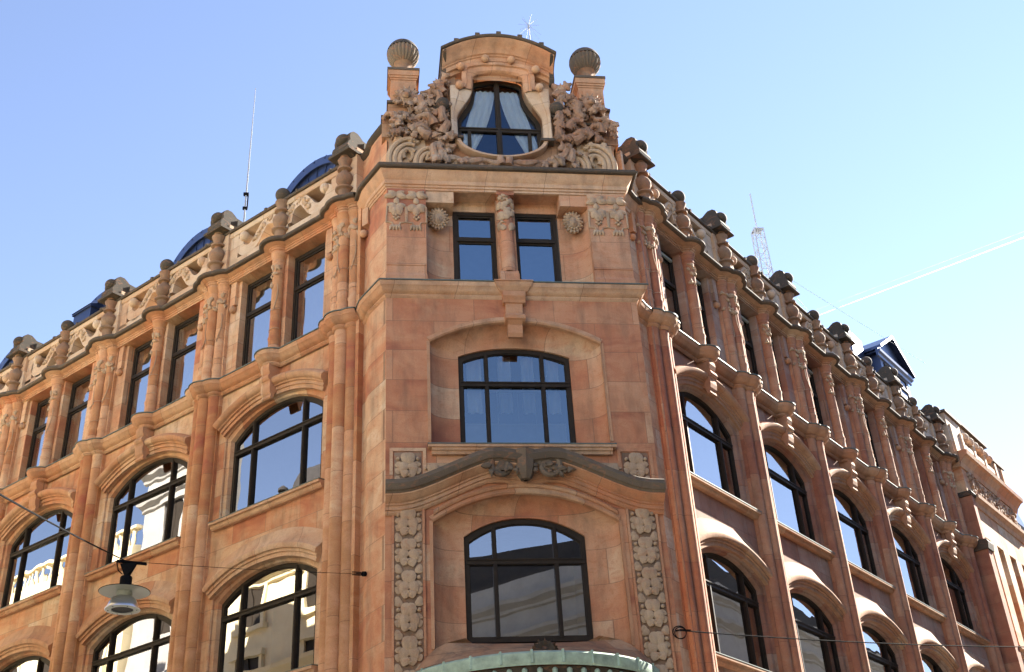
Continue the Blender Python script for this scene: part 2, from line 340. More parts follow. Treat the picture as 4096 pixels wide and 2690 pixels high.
def shaft_leaves(m,cx,cy,r,z0,z1,n,seed,size=.2):
    rr=random.Random(seed)
    for i in range(n):
        a=-PI/2+rr.uniform(-1.25,1.25); z=rr.uniform(z0,z1); nn=Vector((math.cos(a),math.sin(a),0)); tt=Vector((-math.sin(a),math.cos(a),0))
        ro=rr.uniform(0,2*PI); u=tt*math.cos(ro)+Vector((0,0,1))*math.sin(ro); v=nn.cross(u)
        s=size*rr.uniform(.7,1.2); m.leaf(Vector((cx,cy,z))+nn*(r+.0)-u*s*.5,u,v,nn,s,s*.6,.22,rr.choice((0,3,5)))
    return m
def vine(cx,cy,r,z0,z1,turn,ph):
    return [(cx+(r+.008)*math.cos(-PI/2+ph+turn*math.sin(k/10*2.2)),cy+(r+.008)*math.sin(-PI/2+ph+turn*math.sin(k/10*2.2)),z0+(z1-z0)*k/10) for k in range(11)]

def facade(side,frame,P,w,centers,clusters):
    """clusters/centers: local x positions; P bay period; w half window width"""
    out={'mesh':0}
    sgn=-1 if side=='L' else 1
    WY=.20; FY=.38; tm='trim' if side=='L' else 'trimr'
    f2=arch(w,10.48,10.98); f3=arch(w,14.78,15.36); wo=w+.17
    g2=arch(wo,10.6,11.06); g3=arch(wo,14.93,15.44)
    protos=[]
    def add(o,x0=0): protos.append(o); return o
    # wall of both arched storeys
    m=MB(); wall_open(m,-P/2,P/2,5.0,16.3,WY,wo,[(8.2,g2),(12.5,g3)])
    for zb,g,f in ((8.2,g2,f2),(12.5,g3,f3)):
        loft(m,outline(wo,zb,g),WY,outline(w,zb,f),FY+.01,[(0,0),(.12,.1),(.12,.35),(.75,.45),(1,1)])
        m.poly([(-wo,WY,zb),(wo,WY,zb),(wo,FY+.3,zb+.03),(-wo,FY+.3,zb+.03)])
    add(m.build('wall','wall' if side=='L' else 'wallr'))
    # upper wall with two openings
    x1=P/2-.93; m=MB()
    for s in (-1,1):
        a,b=sorted((s*P/2,s*x1)); m.poly([(a,WY,16.5),(b,WY,16.5),(b,WY,19.78),(a,WY,19.78)])
        m.poly([(s*x1,WY,16.5),(s*x1,FY+.2,16.5),(s*x1,FY+.2,19.78),(s*x1,WY,19.78)])
        m.poly([(s*.27,WY-.03,16.5),(s*.27,FY+.2,16.5),(s*.27,FY+.2,19.78),(s*.27,WY-.03,19.78)])
        # chamfered strip on the pier
        a,b=sorted((s*(P/2-.58),s*(P/2-.80))); m.box(a,b,WY-.10,WY+.05,18.98,19.76)
    m.poly([(-.27,WY-.03,16.5),(.27,WY-.03,16.5),(.27,WY-.03,19.78),(-.27,WY-.03,19.78)])
    m.poly([(-P/2,.05,19.74),(P/2,.05,19.74),(P/2,FY+.25,19.745),(-P/2,FY+.25,19.745)])
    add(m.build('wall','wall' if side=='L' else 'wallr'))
    # windows
    for zb,f,zt in ((8.22,f2,10.09),(12.56,f3,14.42)): add(arched_window(w,zb,f,FY,(-w*.56,w*.56),zt,glassm='glass' if side=='L' else 'streetglass'))
    for s in (-1,1):
        a,b=sorted((s*.27,s*x1)); add(rect_window(a,b,16.66,19.70,FY+.02,18.66,'skyglass' if side=='L' else 'streetglass',roller=(side=='R'),curtain=(side=='L')))
    for s in (-1,1):
        m=MB(); m.ball((s*(P/2-.69),WY-.07,18.86),.105,9); add(m.build('ball_ornament',tm))
    # hoods
    h=MB(); arch_sweep(h,wo+.0,g3,[(0,.22),(0,.12),(.10,.12),(.105,.08),(.19,.08),(.2,.03),(.235,.02),(.25,-.04),(.3,-.09),(.37,-.105),(.43,-.07),(.465,0),(.49,.1),(.5,.22)])
    add(h.build('arch_hood',tm))
    h=MB(); arch_sweep(h,wo+.0,g2,[(0,.22),(0,.1),(.1,.1),(.105,.06),(.17,.06),(.18,.0),(.25,-.03),(.3,-.02),(.33,.02),(.5,.13),(.7,.195)])
    add(h.build('arch_hood',tm))
    # keystone bracket
    m=MB(); up=[(.22,16.3),(-.10,16.3),(-.17,16.24),(-.185,16.12),(-.15,16.0),(-.08,15.9),(-.03,15.78),(-.05,15.72),(.22,15.70)]
    m.prof_x(up,-.155,.155)
    lo=[(.2,15.98),(-.08,15.97),(-.17,15.93),(-.20,15.84),(-.17,15.78),(-.14,15.76),(-.12,15.7),(-.13,15.58),(-.11,15.45),(-.07,15.38),(-.09,15.3),(-.05,15.27),(.0,15.28),(.06,15.47),(.2,15.5)]
    m.prof_x(lo,-.17,.17)
    add(m.build('keystone_bracket',tm))
    # sills
    for z in (12.5,8.2):
        m=MB(); m.prof_x([(.24,z-.14),(.1,z-.14),(.06,z-.10),(.04,z-.04),(-.02,z-.03),(-.02,z+.03),(.24,z+.05)],-w-.3,w+.3)
        o=m.build('window_sill',tm); MB().prof_x([(-.03,z+.032),(-.03,z+.05),(.39,z+.085),(.39,z+.065)],-w-.31,w+.31).build('flashing','lead',o); add(o)
    # single column on the upper storey
    m=MB(); m.lathe((0,.08,0),[(.0,16.62),(.20,16.62),(.20,16.7),(.175,16.73),(.185,16.78),(.16,16.82),(.165,17.02),(.185,17.1),(.165,17.16),(.155,17.3),(.155,19.3),(.17,19.42),(.175,19.46),(.19,19.47),(.19,19.53),(.175,19.55),(.195,19.62),(.23,19.72),(.24,19.76)],20)
    o=m.build('column','drumr' if side=='R' else 'drum')
    shaft_leaves(MB(),0,.08,.16,18.7,19.35,10,3,.21).tube(vine(0,.08,.155,17.9,18.75,.7,.2),.012,5).build('carved_leaves','carve',o)
    for z in (17.35,17.95): MB().tube([(.168*math.cos(a),.08+.168*math.sin(a),z+.02*math.cos(a)) for a in lin(PI*1.02,PI*1.98,14)],.007,5).build('wire_ring','pale',o)
    add(o)
    # baluster and its ball
    m=MB(); m.lathe((0,.06,20.09),BAL,20); o=m.build('baluster','brown'); MB().ball((0,.06,21.82),.215,11).build('ball_finial','soot',o); add(o)
    # parapet: rails, posts, scrolls
    m=MB(); y0,y1=.12,.78
    m.box(-P/2,P/2,y0,y1,20.08,20.60); m.prof_x([(y0-.02,21.42),(y0-.05,21.46),(y0-.05,21.56),(y1+.05,21.56),(y1+.02,21.46)],-P/2,P/2); m.box(-.2,.2,y0,y1,20.5,21.46)
    for s in (-1,1):
        a,b=sorted((s*(P/2-.70),s*P/2)); m.box(a,b,y0,y1,20.5,21.46)
    o=m.build('parapet','pale')
    c=MB(); c.prof_x([(y0-.11,21.56),(y0-.13,21.6),(y0-.11,21.65),(y0+.1,21.73),(y1+.1,21.70),(y1+.1,21.56)],-P/2,P/2)
    for k in range(-1,3): 
        xx=(k-.5)*P/4; c.prof_x([(y0-.135,21.57),(y0-.15,21.66),(y0+.1,21.775),(y1,21.74),(y1,21.57)],xx-.035,xx+.035)
    c.build('parapet_cap','dark',o)
    add(o)
    for s in (-1,1):
        hw=P/2-.9; x_b=s*(P/2-.92)          # ball end by the pier, carved end by the baluster
        def S_(t):
            # S-curve centre line from the ball (t=0) under it and up to the baluster
            pts=[(x_b-s*.02,21.28),(x_b+s*.13,21.12),(x_b+s*.08,20.86),(x_b-s*.2,20.7),(x_b-s*.50,20.80),(x_b-s*.72,21.08),(x_b-s*.95,21.32),(s*.34,21.2),(s*.24,20.75)]
            n=len(pts)-1; f=t*n; i=min(int(f),n-1); f-=i
            p0,p1,p2,p3=pts[max(i-1,0)],pts[i],pts[i+1],pts[min(i+2,n)]
            cr=lambda a,b,c,d:.5*((2*b)+(c-a)*f+(2*a-5*b+4*c-d)*f*f+(3*b-a-3*c+d)*f**3)
            return cr(p0[0],p1[0],p2[0],p3[0]),cr(p0[1],p1[1],p2[1],p3[1])
        m=MB(); rows=[]; nn=40
        C=[S_(i/nn) for i in range(nn+1)]
        for i,(x,z) in enumerate(C):
            a=C[max(0,i-1)]; b=C[min(nn,i+1)]; dx,dz=b[0]-a[0],b[1]-a[1]; l=math.hypot(dx,dz) or 1; nx,nz=-dz/l,dx/l; hwid=.11+.065*math.sin(PI*i/nn)
            rows.append([(x+nx*hwid,y0+.0,z+nz*hwid),(x-nx*hwid,y0+.0,z-nz*hwid),(x-nx*hwid,y1-.02,z-nz*hwid),(x+nx*hwid,y1-.02,z+nz*hwid)])
        m.grid(rows,cu=True)
        m.ball((x_b-s*.03,y0+.02,21.24),.155,10); m.tube([(x_b-s*.03,y0+.03,21.24),(x_b-s*.03,y1,21.24)],.13,12)
        o=m.build('scroll_panel','pale')
        k=MB(); rr=random.Random(5)
        for i in range(26):
            x,z=S_(rr.uniform(.5,.98)); a=rr.uniform(0,2*PI); u=Vector((math.cos(a),0,math.sin(a))); L_=rr.uniform(.10,.19)
            k.leaf(Vector((x+rr.uniform(-.07,.07),y0-.0,z+rr.uniform(-.06,.06)))-u*L_*.5,u,Vector((-u.z,0,u.x)),(0,-1,0),L_,L_*.7,.3,rr.choice((0,5)))
        k.build('carved_leaves','carve',o); add(o)
    # cornices of the bay centre part handled with clusters below; copy everything along the street
    for i,x in enumerate(centers):
        for o in protos:
            if i==0: o.parent=B; place(o,frame,x)
            else: dup(o,B,frame,x)
    # ---- clusters
    protos=[]
    m=MB(); dm='drumr' if side=='R' else 'drum'
    def cluster_shafts(z0,z1,prof,leafy):
        root=MB().box(-.5,.5,.10,.24,z0,z1).build('column_cluster',dm)
        for cx,cy,r in TREF:
            o=MB().lathe((cx,cy,0),prof,18).build('shaft',dm,root)
        if leafy:
            k=MB()
            for i,(cx,cy,r) in enumerate(TREF): shaft_leaves(k,cx,cy,.155,18.75,19.42,11,11+i,.2); k.tube(vine(cx,cy,.155,17.9,18.8,.8*(-1)**i,.1),.012,5)
            k.build('carved_leaves','carve',root)
            for z in (17.35,18.0):
                k=MB()
                for cx,cy,r in TREF: k.tube([(cx+.165*math.cos(a),cy+.165*math.sin(a),z+.02*math.cos(a)+cx*.04) for a in lin(PI*1.02,PI*1.98,14)],.007,5)
                k.build('wire_ring','pale',root)
        return root
    protos.append(cluster_shafts(5,16.3,[(.17,5),(.17,9),(.17,12),(.17,16.0),(.175,16.1),(.185,16.14),(.185,16.18),(.175,16.2),(.19,16.3)],False))
    protos.append(cluster_shafts(16.62,19.76,[(.185,16.62),(.185,16.7),(.17,16.73),(.175,16.78),(.15,16.82),(.152,17.02),(.17,17.08),(.15,17.15),(.148,17.3),(.148,19.35),(.165,19.42),(.165,19.46),(.18,19.48),(.18,19.53),(.165,19.55),(.18,19.62),(.21,19.72),(.22,19.76)],True))
    # pinnacle: baluster against a pier, crowned by a scrolled block
    m=MB(); m.lathe((0,-.05,20.09),BAL,20); m.lathe((0,-.05,20.09),[(.12,1.54),(.16,1.58),(.14,1.66),(.10,1.68)],16)
    o=m.build('pinnacle','brown')
    MB().box(-.36,.36,.03,.5,20.08,21.9).build('parapet_pier','pale',o)
    m=MB()
    m.prof_x([(.02,21.62),(-.12,21.66),(-.22,21.74),(-.27,21.86),(-.24,21.98),(-.17,22.08),(-.19,22.2),(-.16,22.33),(-.06,22.42),(.1,22.43),(.22,22.36),(.3,22.3),(.95,22.26),(.98,22.1),(.95,21.95),(.9,21.72)],-.30,.30)
    m.prof_x([(-.30,21.66),(-.32,21.7),(-.30,21.75),(1.0,21.76),(1.0,21.66)],-.40,.40)
    m.ball((0,-.17,22.2),.17,10,1.3,1,1); m.box(-.345,.345,.3,.99,22.02,22.2)
    m.build('scrolled_block','soot',o); protos.append(o)
    for i,x in enumerate(clusters):
        for o in protos:
            if i==0: o.parent=B; place(o,frame,x)
            else: dup(o,B,frame,x)
    # ---- running cornices, one length per bay
    lo,hi=-P/2,P/2; circ=[(0,.08,.21)]+[(x-P/2,y,r) for x,y,r in TREF]+[(x+P/2,y,r) for x,y,r in TREF]
    xs=xs_for(P,lo,hi,circ)
    ca=sweep_bumps(MB(),xs,.10,circ,cornice_profile_A()).build('cornice',tm,angle=30)
    sweep_bumps(MB(),xs,.10,circ,cap_profile_A()).build('cornice_cap','dark',ca,angle=30)
    cb=sweep_bumps(MB(),xs,.14,[(0,.06,.20)]+circ[1:],cornice_profile_B()).build('string_course',tm,angle=30)
    sweep_bumps(MB(),xs,.14,[(0,.06,.20)]+circ[1:],cap_profile_B()).build('flashing','lead',cb,angle=30)
    for cx,a,b in ((clusters[0],.62 if side=='L' else -.62,0),(clusters[-1],0,-.62 if side=='L' else .62)):
        aa,bb=min(a,b),max(a,b); xs2=xs_for(P,aa,bb,TREF)
        for pf,cf,bs,nm,cm,cn in ((cornice_profile_A,cap_profile_A,.10,'cornice','dark','cornice_cap'),(cornice_profile_B,cap_profile_B,.14,'string_course','lead','flashing')):
            q=sweep_bumps(MB(),xs2,bs,TREF,pf()).build(nm,tm,B,frame,cx,angle=30); sweep_bumps(MB(),xs2,bs,TREF,cf()).build(cn,cm,q,angle=30)
    for i,x in enumerate(centers):
        for o in (ca,cb):
            if i==0: o.parent=B; place(o,frame,x)
            else: dup(o,B,frame,x)
PL,PR=5.2158,4.5069; AL,AR=4.0856,3.5841
nL,nR_=4,5
facade('L',FL,PL,1.68,[-(AL+k*PL) for k in range(nL)],[-(AL-PL/2+k*PL) for k in range(nL+1)])
facade('R',FR,PR,1.58,[AR+k*PR for k in range(nR_)],[AR-PR/2+k*PR for k in range(nR_+1)])
def L3(t,off,z): return (OL[0]-t*R2+off*R2, OL[1]+t*R2+off*R2, z)
def R3(t,off,z): return (ORr[0]+t*R2-off*R2, ORr[1]+t*R2+off*R2, z)

# ------------------------------------------------------------------ links between the corner bay and the streets, with their mouldings
linkL=[L3(1.5,.20,0)[:2],L3(.95,.18,0)[:2],L3(.74,.10,0)[:2],L3(.60,.0,0)[:2],L3(.45,-.1,0)[:2],L3(.25,-.18,0)[:2],(-3.0,0.0)]
linkR=[(3.0,0.0),(3.0,.52),R3(.42,.10,0)[:2],R3(.80,.12,0)[:2],R3(.95,.15,0)[:2],R3(1.3,.20,0)[:2]]
for path in (linkL,linkR):
    m=MB(); m.grid([[(p[0],p[1],z) for p in path] for z in (5,16.4)]); m.build('wall','wall',B)
    m=MB(); m.grid([[(p[0],p[1],z) for p in path] for z in (16.4,19.9)]); m.build('wall','wall',B)
    m=MB(); m.grid([[(p[0],p[1]+.12,z) for p in path] for z in (19.9,21.75)]); o=m.build('parapet','wall',B)
    c=MB(); sweep_plan(c,[(p[0],p[1]+.12) for p in path],[(0,21.55),(.08,21.58),(.13,21.66),(.1,21.74),(-.5,21.78)]); c.build('parapet_cap','dark',o)
for frm,s in ((FL,-1),(FR,1)):
    (MB().box(-.72,-.52,-.13,.1,18.98,19.5).ball((-.78,0,18.85),.105,10) if s<0 else MB().box(.56,.70,-.02,.14,18.98,19.62).ball((.63,.08,18.85),.10,10)).build('ball_ornament','trim',B,frm)
    MB().box(s*.42-.05,s*.42+.05,-.03,.2,20.1,21.55).build('parapet_pier','wall',B,frm)
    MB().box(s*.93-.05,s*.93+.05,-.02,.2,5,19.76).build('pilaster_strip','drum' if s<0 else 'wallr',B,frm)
full=linkL[1:]+linkR[:-1]
o=sweep_plan(MB(),full,cornice_profile_A_bay:=[(-.02,19.40),(.03,19.41),(.03,19.47),(.06,19.48),(.06,19.54),(.09,19.55),(.10,19.58),(.10,19.66),(.14,19.70),(.20,19.78),(.24,19.86),(.26,19.93)]).build('cornice','trim',B,angle=30)
sweep_plan(MB(),full,[(.22,19.90),(.33,19.905),(.36,19.935),(.36,19.98),(.325,19.99),(.315,20.04),(.2,20.06),(-.6,20.1)]).build('cornice_cap','dark',o,angle=30)
o=sweep_plan(MB(),full,cornice_profile_B()).build('string_course','trim',B,angle=30)
sweep_plan(MB(),full,cap_profile_B()).build('flashing','lead',o,angle=30)

# ------------------------------------------------------------------ corner bay
# lower two storeys: front wall with two splayed recesses
o1=arch(2.0,10.64,11.28,2.1); i1=arch(1.32,10.46,10.88,2.2); o2=arch(2.0,15.04,15.60,2.1); i2=arch(1.32,14.90,15.14,2.2)
m=MB(); wall_open(m,-3,3,5,16.4,0,2.0,[(7.85,o1),(12.42,o2)])
m.build('wall','bay',B)
cove=[(0,0)]+[(1-math.cos(s*PI/2),.05+.95*math.sin(s*PI/2)) for s in lin(0,.8,8)]+[(.80,1.0),(1,1.0),(1,1.4)]
for zb,a,b,name in ((7.85,o1,i1,'reveal'),(12.42,o2,i2,'reveal')):
    m=MB(); loft(m,outline(2.0,zb,a,8),0,outline(1.32,zb,b,8),.42,cove); m.poly([(-2,0,zb),(2,0,zb),(2,.8,zb+.05),(-2,.8,zb+.05)])
    m.build('window_recess','bay',B)
    h=MB(); 
    arch_sweep(h,2.0,a,[(-.02,.05),(-.01,-.03),(.025,-.06),(.05,-.055),(.06,-.03),(.085,-.03),(.095,-.012),(.14,-.012),(.15,.02)]); 
    for s in (-1,1): h.box(*sorted((s*2.0,s*2.07)),-.02,.02,zb+(.1 if zb<9 else .1),a(2.0)+.02)
    h.build('arch_moulding','trim',B)
wn=arched_window(1.32,8.2,i1,.48,(-.66,.66),9.92,.105,'dimglass'); wn.parent=B
wm=arched_window(1.32,12.5,i2,.48,(-.66,.66),14.2,.105,'midglass'); wm.parent=B
for a,b in ((-1.1,-.75),(-.35,-.05),(.2,.5),(.8,1.1)): MB().grid([[(x,.78+.03*math.sin(x*30),z) for x in lin(a,b,16)] for z in (13.6,15.1)]).build('curtain','cloth',wm)
m=MB()
for k in range(64):
    z=14.08-k*.024
    m.poly([(-.59,.62,z),(.59,.62,z),(.59,.645,z+.012),(-.59,.645,z+.012)])
for x in (-.42,.05,.46): m.box(x-.006,x+.006,.60,.61,12.6,14.1)
m.box(-.6,.6,.6,.66,14.09,14.13); m.build('venetian_blind','white',wm)
MB().poly([(-1.2,.9,12.6),(1.2,.9,12.6),(1.2,.9,13.4),(-1.2,.9,13.4)]).build('roller_blind','white',wm)
# voussoir keystone over the middle window
m=MB(); m.prof_x([(.02,16.33),(-.24,16.33),(-.24,16.2),(-.18,16.12),(-.15,16.06),(.02,16.04)],-.27,.27); m.prof_x([(.02,16.1),(-.12,16.08),(-.11,15.72),(.02,15.70)],-.2,.2)
m.prof_x([(.02,15.78),(-.14,15.76),(-.22,15.68),(-.22,15.58),(-.15,15.52),(-.1,15.48),(-.1,15.26),(-.05,15.17),(.04,15.18),(.2,15.42),(.3,15.5)],-.17,.17); m.prof_x([(.02,15.75),(-.18,15.73),(-.25,15.66),(-.24,15.58),(-.16,15.54),(.02,15.5)],-.235,.235)
m.build('keystone_bracket','trim',B)
sweep_plan(MB(),[(-.19,0),(-.19,-.05),(.19,-.05),(.19,0)],[(e,z) for e,z in cornice_profile_B()+cap_profile_B()[:3]]+[(-.06,16.6)]).build('cornice_block','trim',B)
m=MB(); m.prof_x([(.05,12.16),(-.10,12.16),(-.12,12.22),(-.16,12.24),(-.16,12.30),(.05,12.33)],-2.0,2.0); m.prof_x([(.02,12.30),(-.2,12.30),(-.2,12.36),(.02,12.38)],-2.08,2.08)
o=m.build('window_sill','trim',B); MB().prof_x([(-.215,12.36),(-.215,12.385),(.5,12.47),(.5,12.45)],-2.09,2.09).build('flashing','lead',o)

def leaf_strip(m,x0,x1,z0,z1,y,seed=0):
    rr=random.Random(seed); W=(x1-x0); cx=(x0+x1)/2; z=z1; p=W*1.15
    while z>z0+.1:
        for s in (-1,1):
            for (dx,dz,ang,L_,Wd) in ((.04,-.02,-80,.62,.40),(.06,-.42,-58,.56,.36),(.22,.05,-25,.44,.30),(.20,-.46,-8,.40,.28),(.08,-.70,-72,.42,.34),(.24,-.78,30,.34,.28),(.30,-.98,-40,.30,.24)):
                a=math.radians(ang+rr.uniform(-6,6)); u=Vector((s*math.cos(a),0,math.sin(a))); v=Vector((-u.z,0,u.x))
                l=L_*W*rr.uniform(.9,1.06)*.85; tilt=Vector((0,-1,0))
                c=Vector((cx+s*dx*W,y,z+dz*W))
                # keep inside the panel
                tip=c+u*l
                if abs(tip.x-cx)>W*.5: u=Vector(((s*W*.5-c.x+cx)/l*.98,0,u.z)); 
                if c.z+u.z*l<z0-.05 or c.z>z1+.02: continue
                m.leaf(c+Vector((0,-.05 if dx<.1 else -.02,0)),u,Vector((-u.z,0,u.x)),(Vector((s*rr.uniform(-.2,.55),-1,rr.uniform(-.1,.6)))).normalized(),l*.96,Wd*W*.95,.15,0)
            m.ball((cx+s*.36*W,y-.04,z-.26*W),.05*W*1.5,6)
        for bx,bz in ((0,.0),(-.075,-.09),(.075,-.09)): m.ball((cx+bx*W,y-.05,z-.80*W+bz*W),.062*W,6)
        z-=p
    return m
for s in (-1,1):
    a,b=sorted((s*2.22,s*2.81))
    # long carved strips beside the lower window
    m=MB(); m.box(a-.05,b+.05,-.012,.0,5.6,10.98)
    m.box(a-.05,a-.0,-.05,.01,5.6,10.98); m.box(b,b+.05,-.05,.01,5.6,10.98)
    o=m.build('carved_strip','bay',B); bk=MB().box(a,b,-.016,0,5.6,10.95).build('panel_ground','brown',o); leaf_strip(MB(),a,b,6.8,10.93,-.015,3+s).build('carved_leaves','carve',o)  # brown panel ground paints the shade in the gaps between leaves
    # square carved panels
    m=MB(); m.box(a-.1,b+.1,-.03,.0,12.26,12.34); m.box(a-.1,a-.03,-.03,0,11.5,12.26); m.box(b+.03,b+.1,-.03,0,11.5,12.26)
    o=m.build('carved_panel','bay',B); MB().box(a,b,-.014,0,11.3,12.24).build('panel_ground','brown',o); leaf_strip(MB(),a,b,11.35,12.22,-.015,8+s).build('carved_leaves','carve',o)  # brown ground again stands for shaded gaps in the carving
    c,d=sorted((s*1.2,s*2.2)); leaf_strip(MB().box(c,d,-.014,0,11.5,11.99),s*1.98-.22,s*1.98+.22,11.55,11.95,-.014,12+s).build('carved_panel','carve',B)
    # pilasters of the upper storey
    a,b=sorted((s*2.04,s*3.0))
    m=MB(); m.box(a,b,-.05,.2,16.6,19.42); m.box(a-.015,b+.015,-.09,.19,16.6,16.82); m.prof_x([(0,16.82),(-.085,16.82),(-.05,16.9),(0,16.9)],a-.01,b+.01); m.prof_x([(0,17.1),(-.07,17.12),(-.07,17.2),(0,17.22)],a,b)
    o=m.build('pilaster','bay',B)
    k=MB(); cx=(a+b)/2; rr=random.Random(4+s)
    for gx in (-.25,.25):
        for (dx,dz,ang,l,wd) in ((0,.0,200,.3,.17),(0,.0,-20,.3,.17),(0,-.02,150,.24,.14),(0,-.02,30,.24,.14),(0,-.33,230,.28,.2),(0,-.33,-50,.28,.2),(0,-.36,180,.24,.15),(0,-.36,0,.24,.15),(0,-.28,90,.2,.13),(0,-.36,262,.3,.18),(0,-.36,278,.3,.18)):
            t=math.radians(ang+rr.uniform(-12,12)); u=Vector((math.cos(t),0,math.sin(t))); k.leaf((cx+gx+dx,-.05,19.22+dz),u,(-u.z,0,u.x),(0,-1,0),l,wd*1.1,.28,0)
        for q in ((-.05,-.05),(.05,-.05),(0,.02),(.0,-.10)): k.ball((cx+gx+q[0],-.08,18.56+q[1]),.038,6)
        k.tube([(cx+gx,-.06,18.9),(cx+gx,-.06,18.55)],.018,6)
        k.tube([(cx+gx-.22,-.06,18.85),(cx+gx-.235,-.06,18.55),(cx+gx-.24,-.06,18.38),(cx+gx-.1,-.06,18.36),(cx+gx-.05,-.06,18.2),(cx+gx+.05,-.06,18.2),(cx+gx+.1,-.06,18.36),(cx+gx+.24,-.06,18.38),(cx+gx+.235,-.06,18.85)],.025,6)
        for q in range(4): k.leaf((cx+gx-.1+q*.05,-.055,18.3),(.2*(q-1.5),0,-.95),(1,0,.2*(q-1.5)),(0,-1,0),.18,.08,.3)
    k.build('carved_leaves','carve',o)
# upper storey: niches, windows, mullion column
m=MB()
for s in (-1,1):
    pts=[(s*2.06,.0)]+[(s*(2.06-.62*(1-math.cos(q*PI/2))),.02+.5*math.sin(q*PI/2)) for q in lin(0,1,8)]+[(s*1.34,.53)]
    m.grid([[(p[0],p[1],z) for p in pts] for z in (16.5,19.06)])
    m.grid([[(s*2.06,0,z),(s*1.34,0,z)] for z in (19.06,19.5)]); m.grid([[(s*2.06,y,19.06),(s*1.34,y,19.06)] for y in (0,.6)])
    m.grid([[(s*1.34,y,z) for y in (0,.62)] for z in (19.06,19.6)])
m.box(-.26,.20,.22,.75,16.5,19.5); m.box(-1.36,1.36,.50,.9,19.17,19.5)
m.poly([(-1.4,-.02,19.5),(1.4,-.02,19.5),(1.4,.7,19.46),(-1.4,.7,19.46)]); m.poly([(-2.1,.0,19.40),(2.1,.0,19.40),(2.1,.0,19.5),(-2.1,.0,19.5)])
m.build('wall','bay',B)
for a,b in ((-1.33,-.24),(.18,1.31)):
    rect_window(a,b,16.66,19.2,.52,18.32,'mirror',.10).parent=B
m=MB(); cx=-.04; m.box(cx-.23,cx+.23,-.06,.3,16.6,16.95); m.box(cx-.26,cx+.26,-.09,.28,16.6,16.72); m.prof_x([(.25,16.95),(-.05,16.95),(.0,17.06),(.25,17.06)],cx-.22,cx+.22)
m.lathe((cx,.14,0),[(.18,17.06),(.175,17.3),(.175,18.3),(.175,19.4)],20); m.box(cx-.22,cx+.22,-.03,.3,19.34,19.52)
o=m.build('mullion_column','bay',B)
k=MB(); shaft_leaves(k,cx,.14,.175,18.35,19.3,34,21,.24); k.build('carved_leaves','carve',o)
for s in (-1,1):
    k=MB(); c=Vector((s*1.70-.02,.30,18.72)); k.ball(c,.2,10,1.0,.75,1.45); rr=random.Random(31+s)
    k.ball(c+Vector((0,-.14,-.08)),.10,8,1,.8,1.25); k.ball(c+Vector((0,-.22,-.10)),.028,6,1,1,1.8)
    for j in range(34):
        a=2*PI*j/17; rad=.9 if j<17 else .62; d=Vector((math.cos(a)*.20*rad,-.05-.06*(1-rad)*2,math.sin(a)*.28*rad)); u=Vector((math.cos(a),-.45,math.sin(a))).normalized(); v=u.cross(Vector((0,-1,0))).normalized()
        k.leaf(c+d-u*.05,u,v,v.cross(u)*(-1 if v.cross(u).y>0 else 1),.15,.09,.3)
    k.build('carved_head','carve',B)

# ogee pediment between the two big windows
def ogee():
    half=[(0,11.86),(.18,11.9),(.36,11.93),(.55,11.955),(.8,11.94),(1.05,11.85),(1.3,11.74),(1.6,11.6),(1.9,11.46),(2.2,11.335),(2.45,11.255),(2.7,11.215),(3.0,11.205)]
    return [(-x,z) for x,z in half[::-1]]+half[1:]
oc=ogee()
def band(m,path,prof):      # prof: (dz, y) rows
    m.grid([[(x,y,z+dz) for x,z in path] for dz,y in prof],cv=True)
    for k in (0,-1): m.poly([(path[k][0],y,path[k][1]+dz) for dz,y in prof])
    return m
o=band(MB(),oc,[(-.44,.02),(-.44,-.05),(-.40,-.09),(-.36,-.09),(-.35,-.13),(-.27,-.13),(-.26,-.17),(-.22,-.17),(-.19,-.25),(-.12,-.31),(-.10,-.35),(-.04,-.36),(-.04,.02)]).build('ogee_pediment','trim',B)
band(MB(),oc,[(-.07,.02),(-.07,-.36),(-.03,-.39),(-.02,-.43),(.03,-.46),(.11,-.48),(.14,-.455),(.20,-.45),(.235,-.40),(.26,-.2),(.28,.02)]).build('pediment_cap','hood',o)
for s in (-1,1):
    m=MB()
    # volutes curling down beside the keystone
    pts=[]
    for k in range(30):
        a=PI/2-k/29*PI*2.4; r=.29*(1-k/29*.78); pts.append((s*(.50+r*math.cos(a)*1.0),-.32,11.78+r*math.sin(a)))
    m.tube(pts,lambda t:.085*(1-.45*t),8); m.tube([(s*.50,-.05,11.78),(s*.50,-.38,11.78)],.12,12)
    m.build('volute','hood',o)
m=MB(); m.lathe((-.01,-.28,0),[(.05,11.46),(.12,11.48),(.18,11.58),(.22,11.72),(.235,11.86),(.235,11.98),(.27,12.05),(.27,12.12),(.17,12.17),(.02,12.18)],16,flute=.12,nf=8); m.build('keystone_urn','hood',o)
m=MB(); rr=random.Random(61)
for j in range(26):
    a=rr.uniform(-.3,PI+.3); sx=rr.choice((-1,1)); u=Vector((math.cos(a),-.1,-abs(math.sin(a))*.8)).normalized(); m.leaf((sx*rr.uniform(.15,.9),-.36+rr.uniform(-.06,.05),11.74+rr.uniform(-.12,.12)),u,u.cross(Vector((0,-1,0))).normalized(),(0,-1,.1),rr.uniform(.14,.26),rr.uniform(.1,.16),.2,rr.choice((0,3,5)))
m.build('carved_leaves','hood',o)
band(MB(),[(x,o1(x)+.13) for x in lin(-1.98,1.98,24)],[(-.02,.02),(0,-.05),(.05,-.08),(.10,-.05),(.13,.02)]).build('arch_moulding','trim',B)

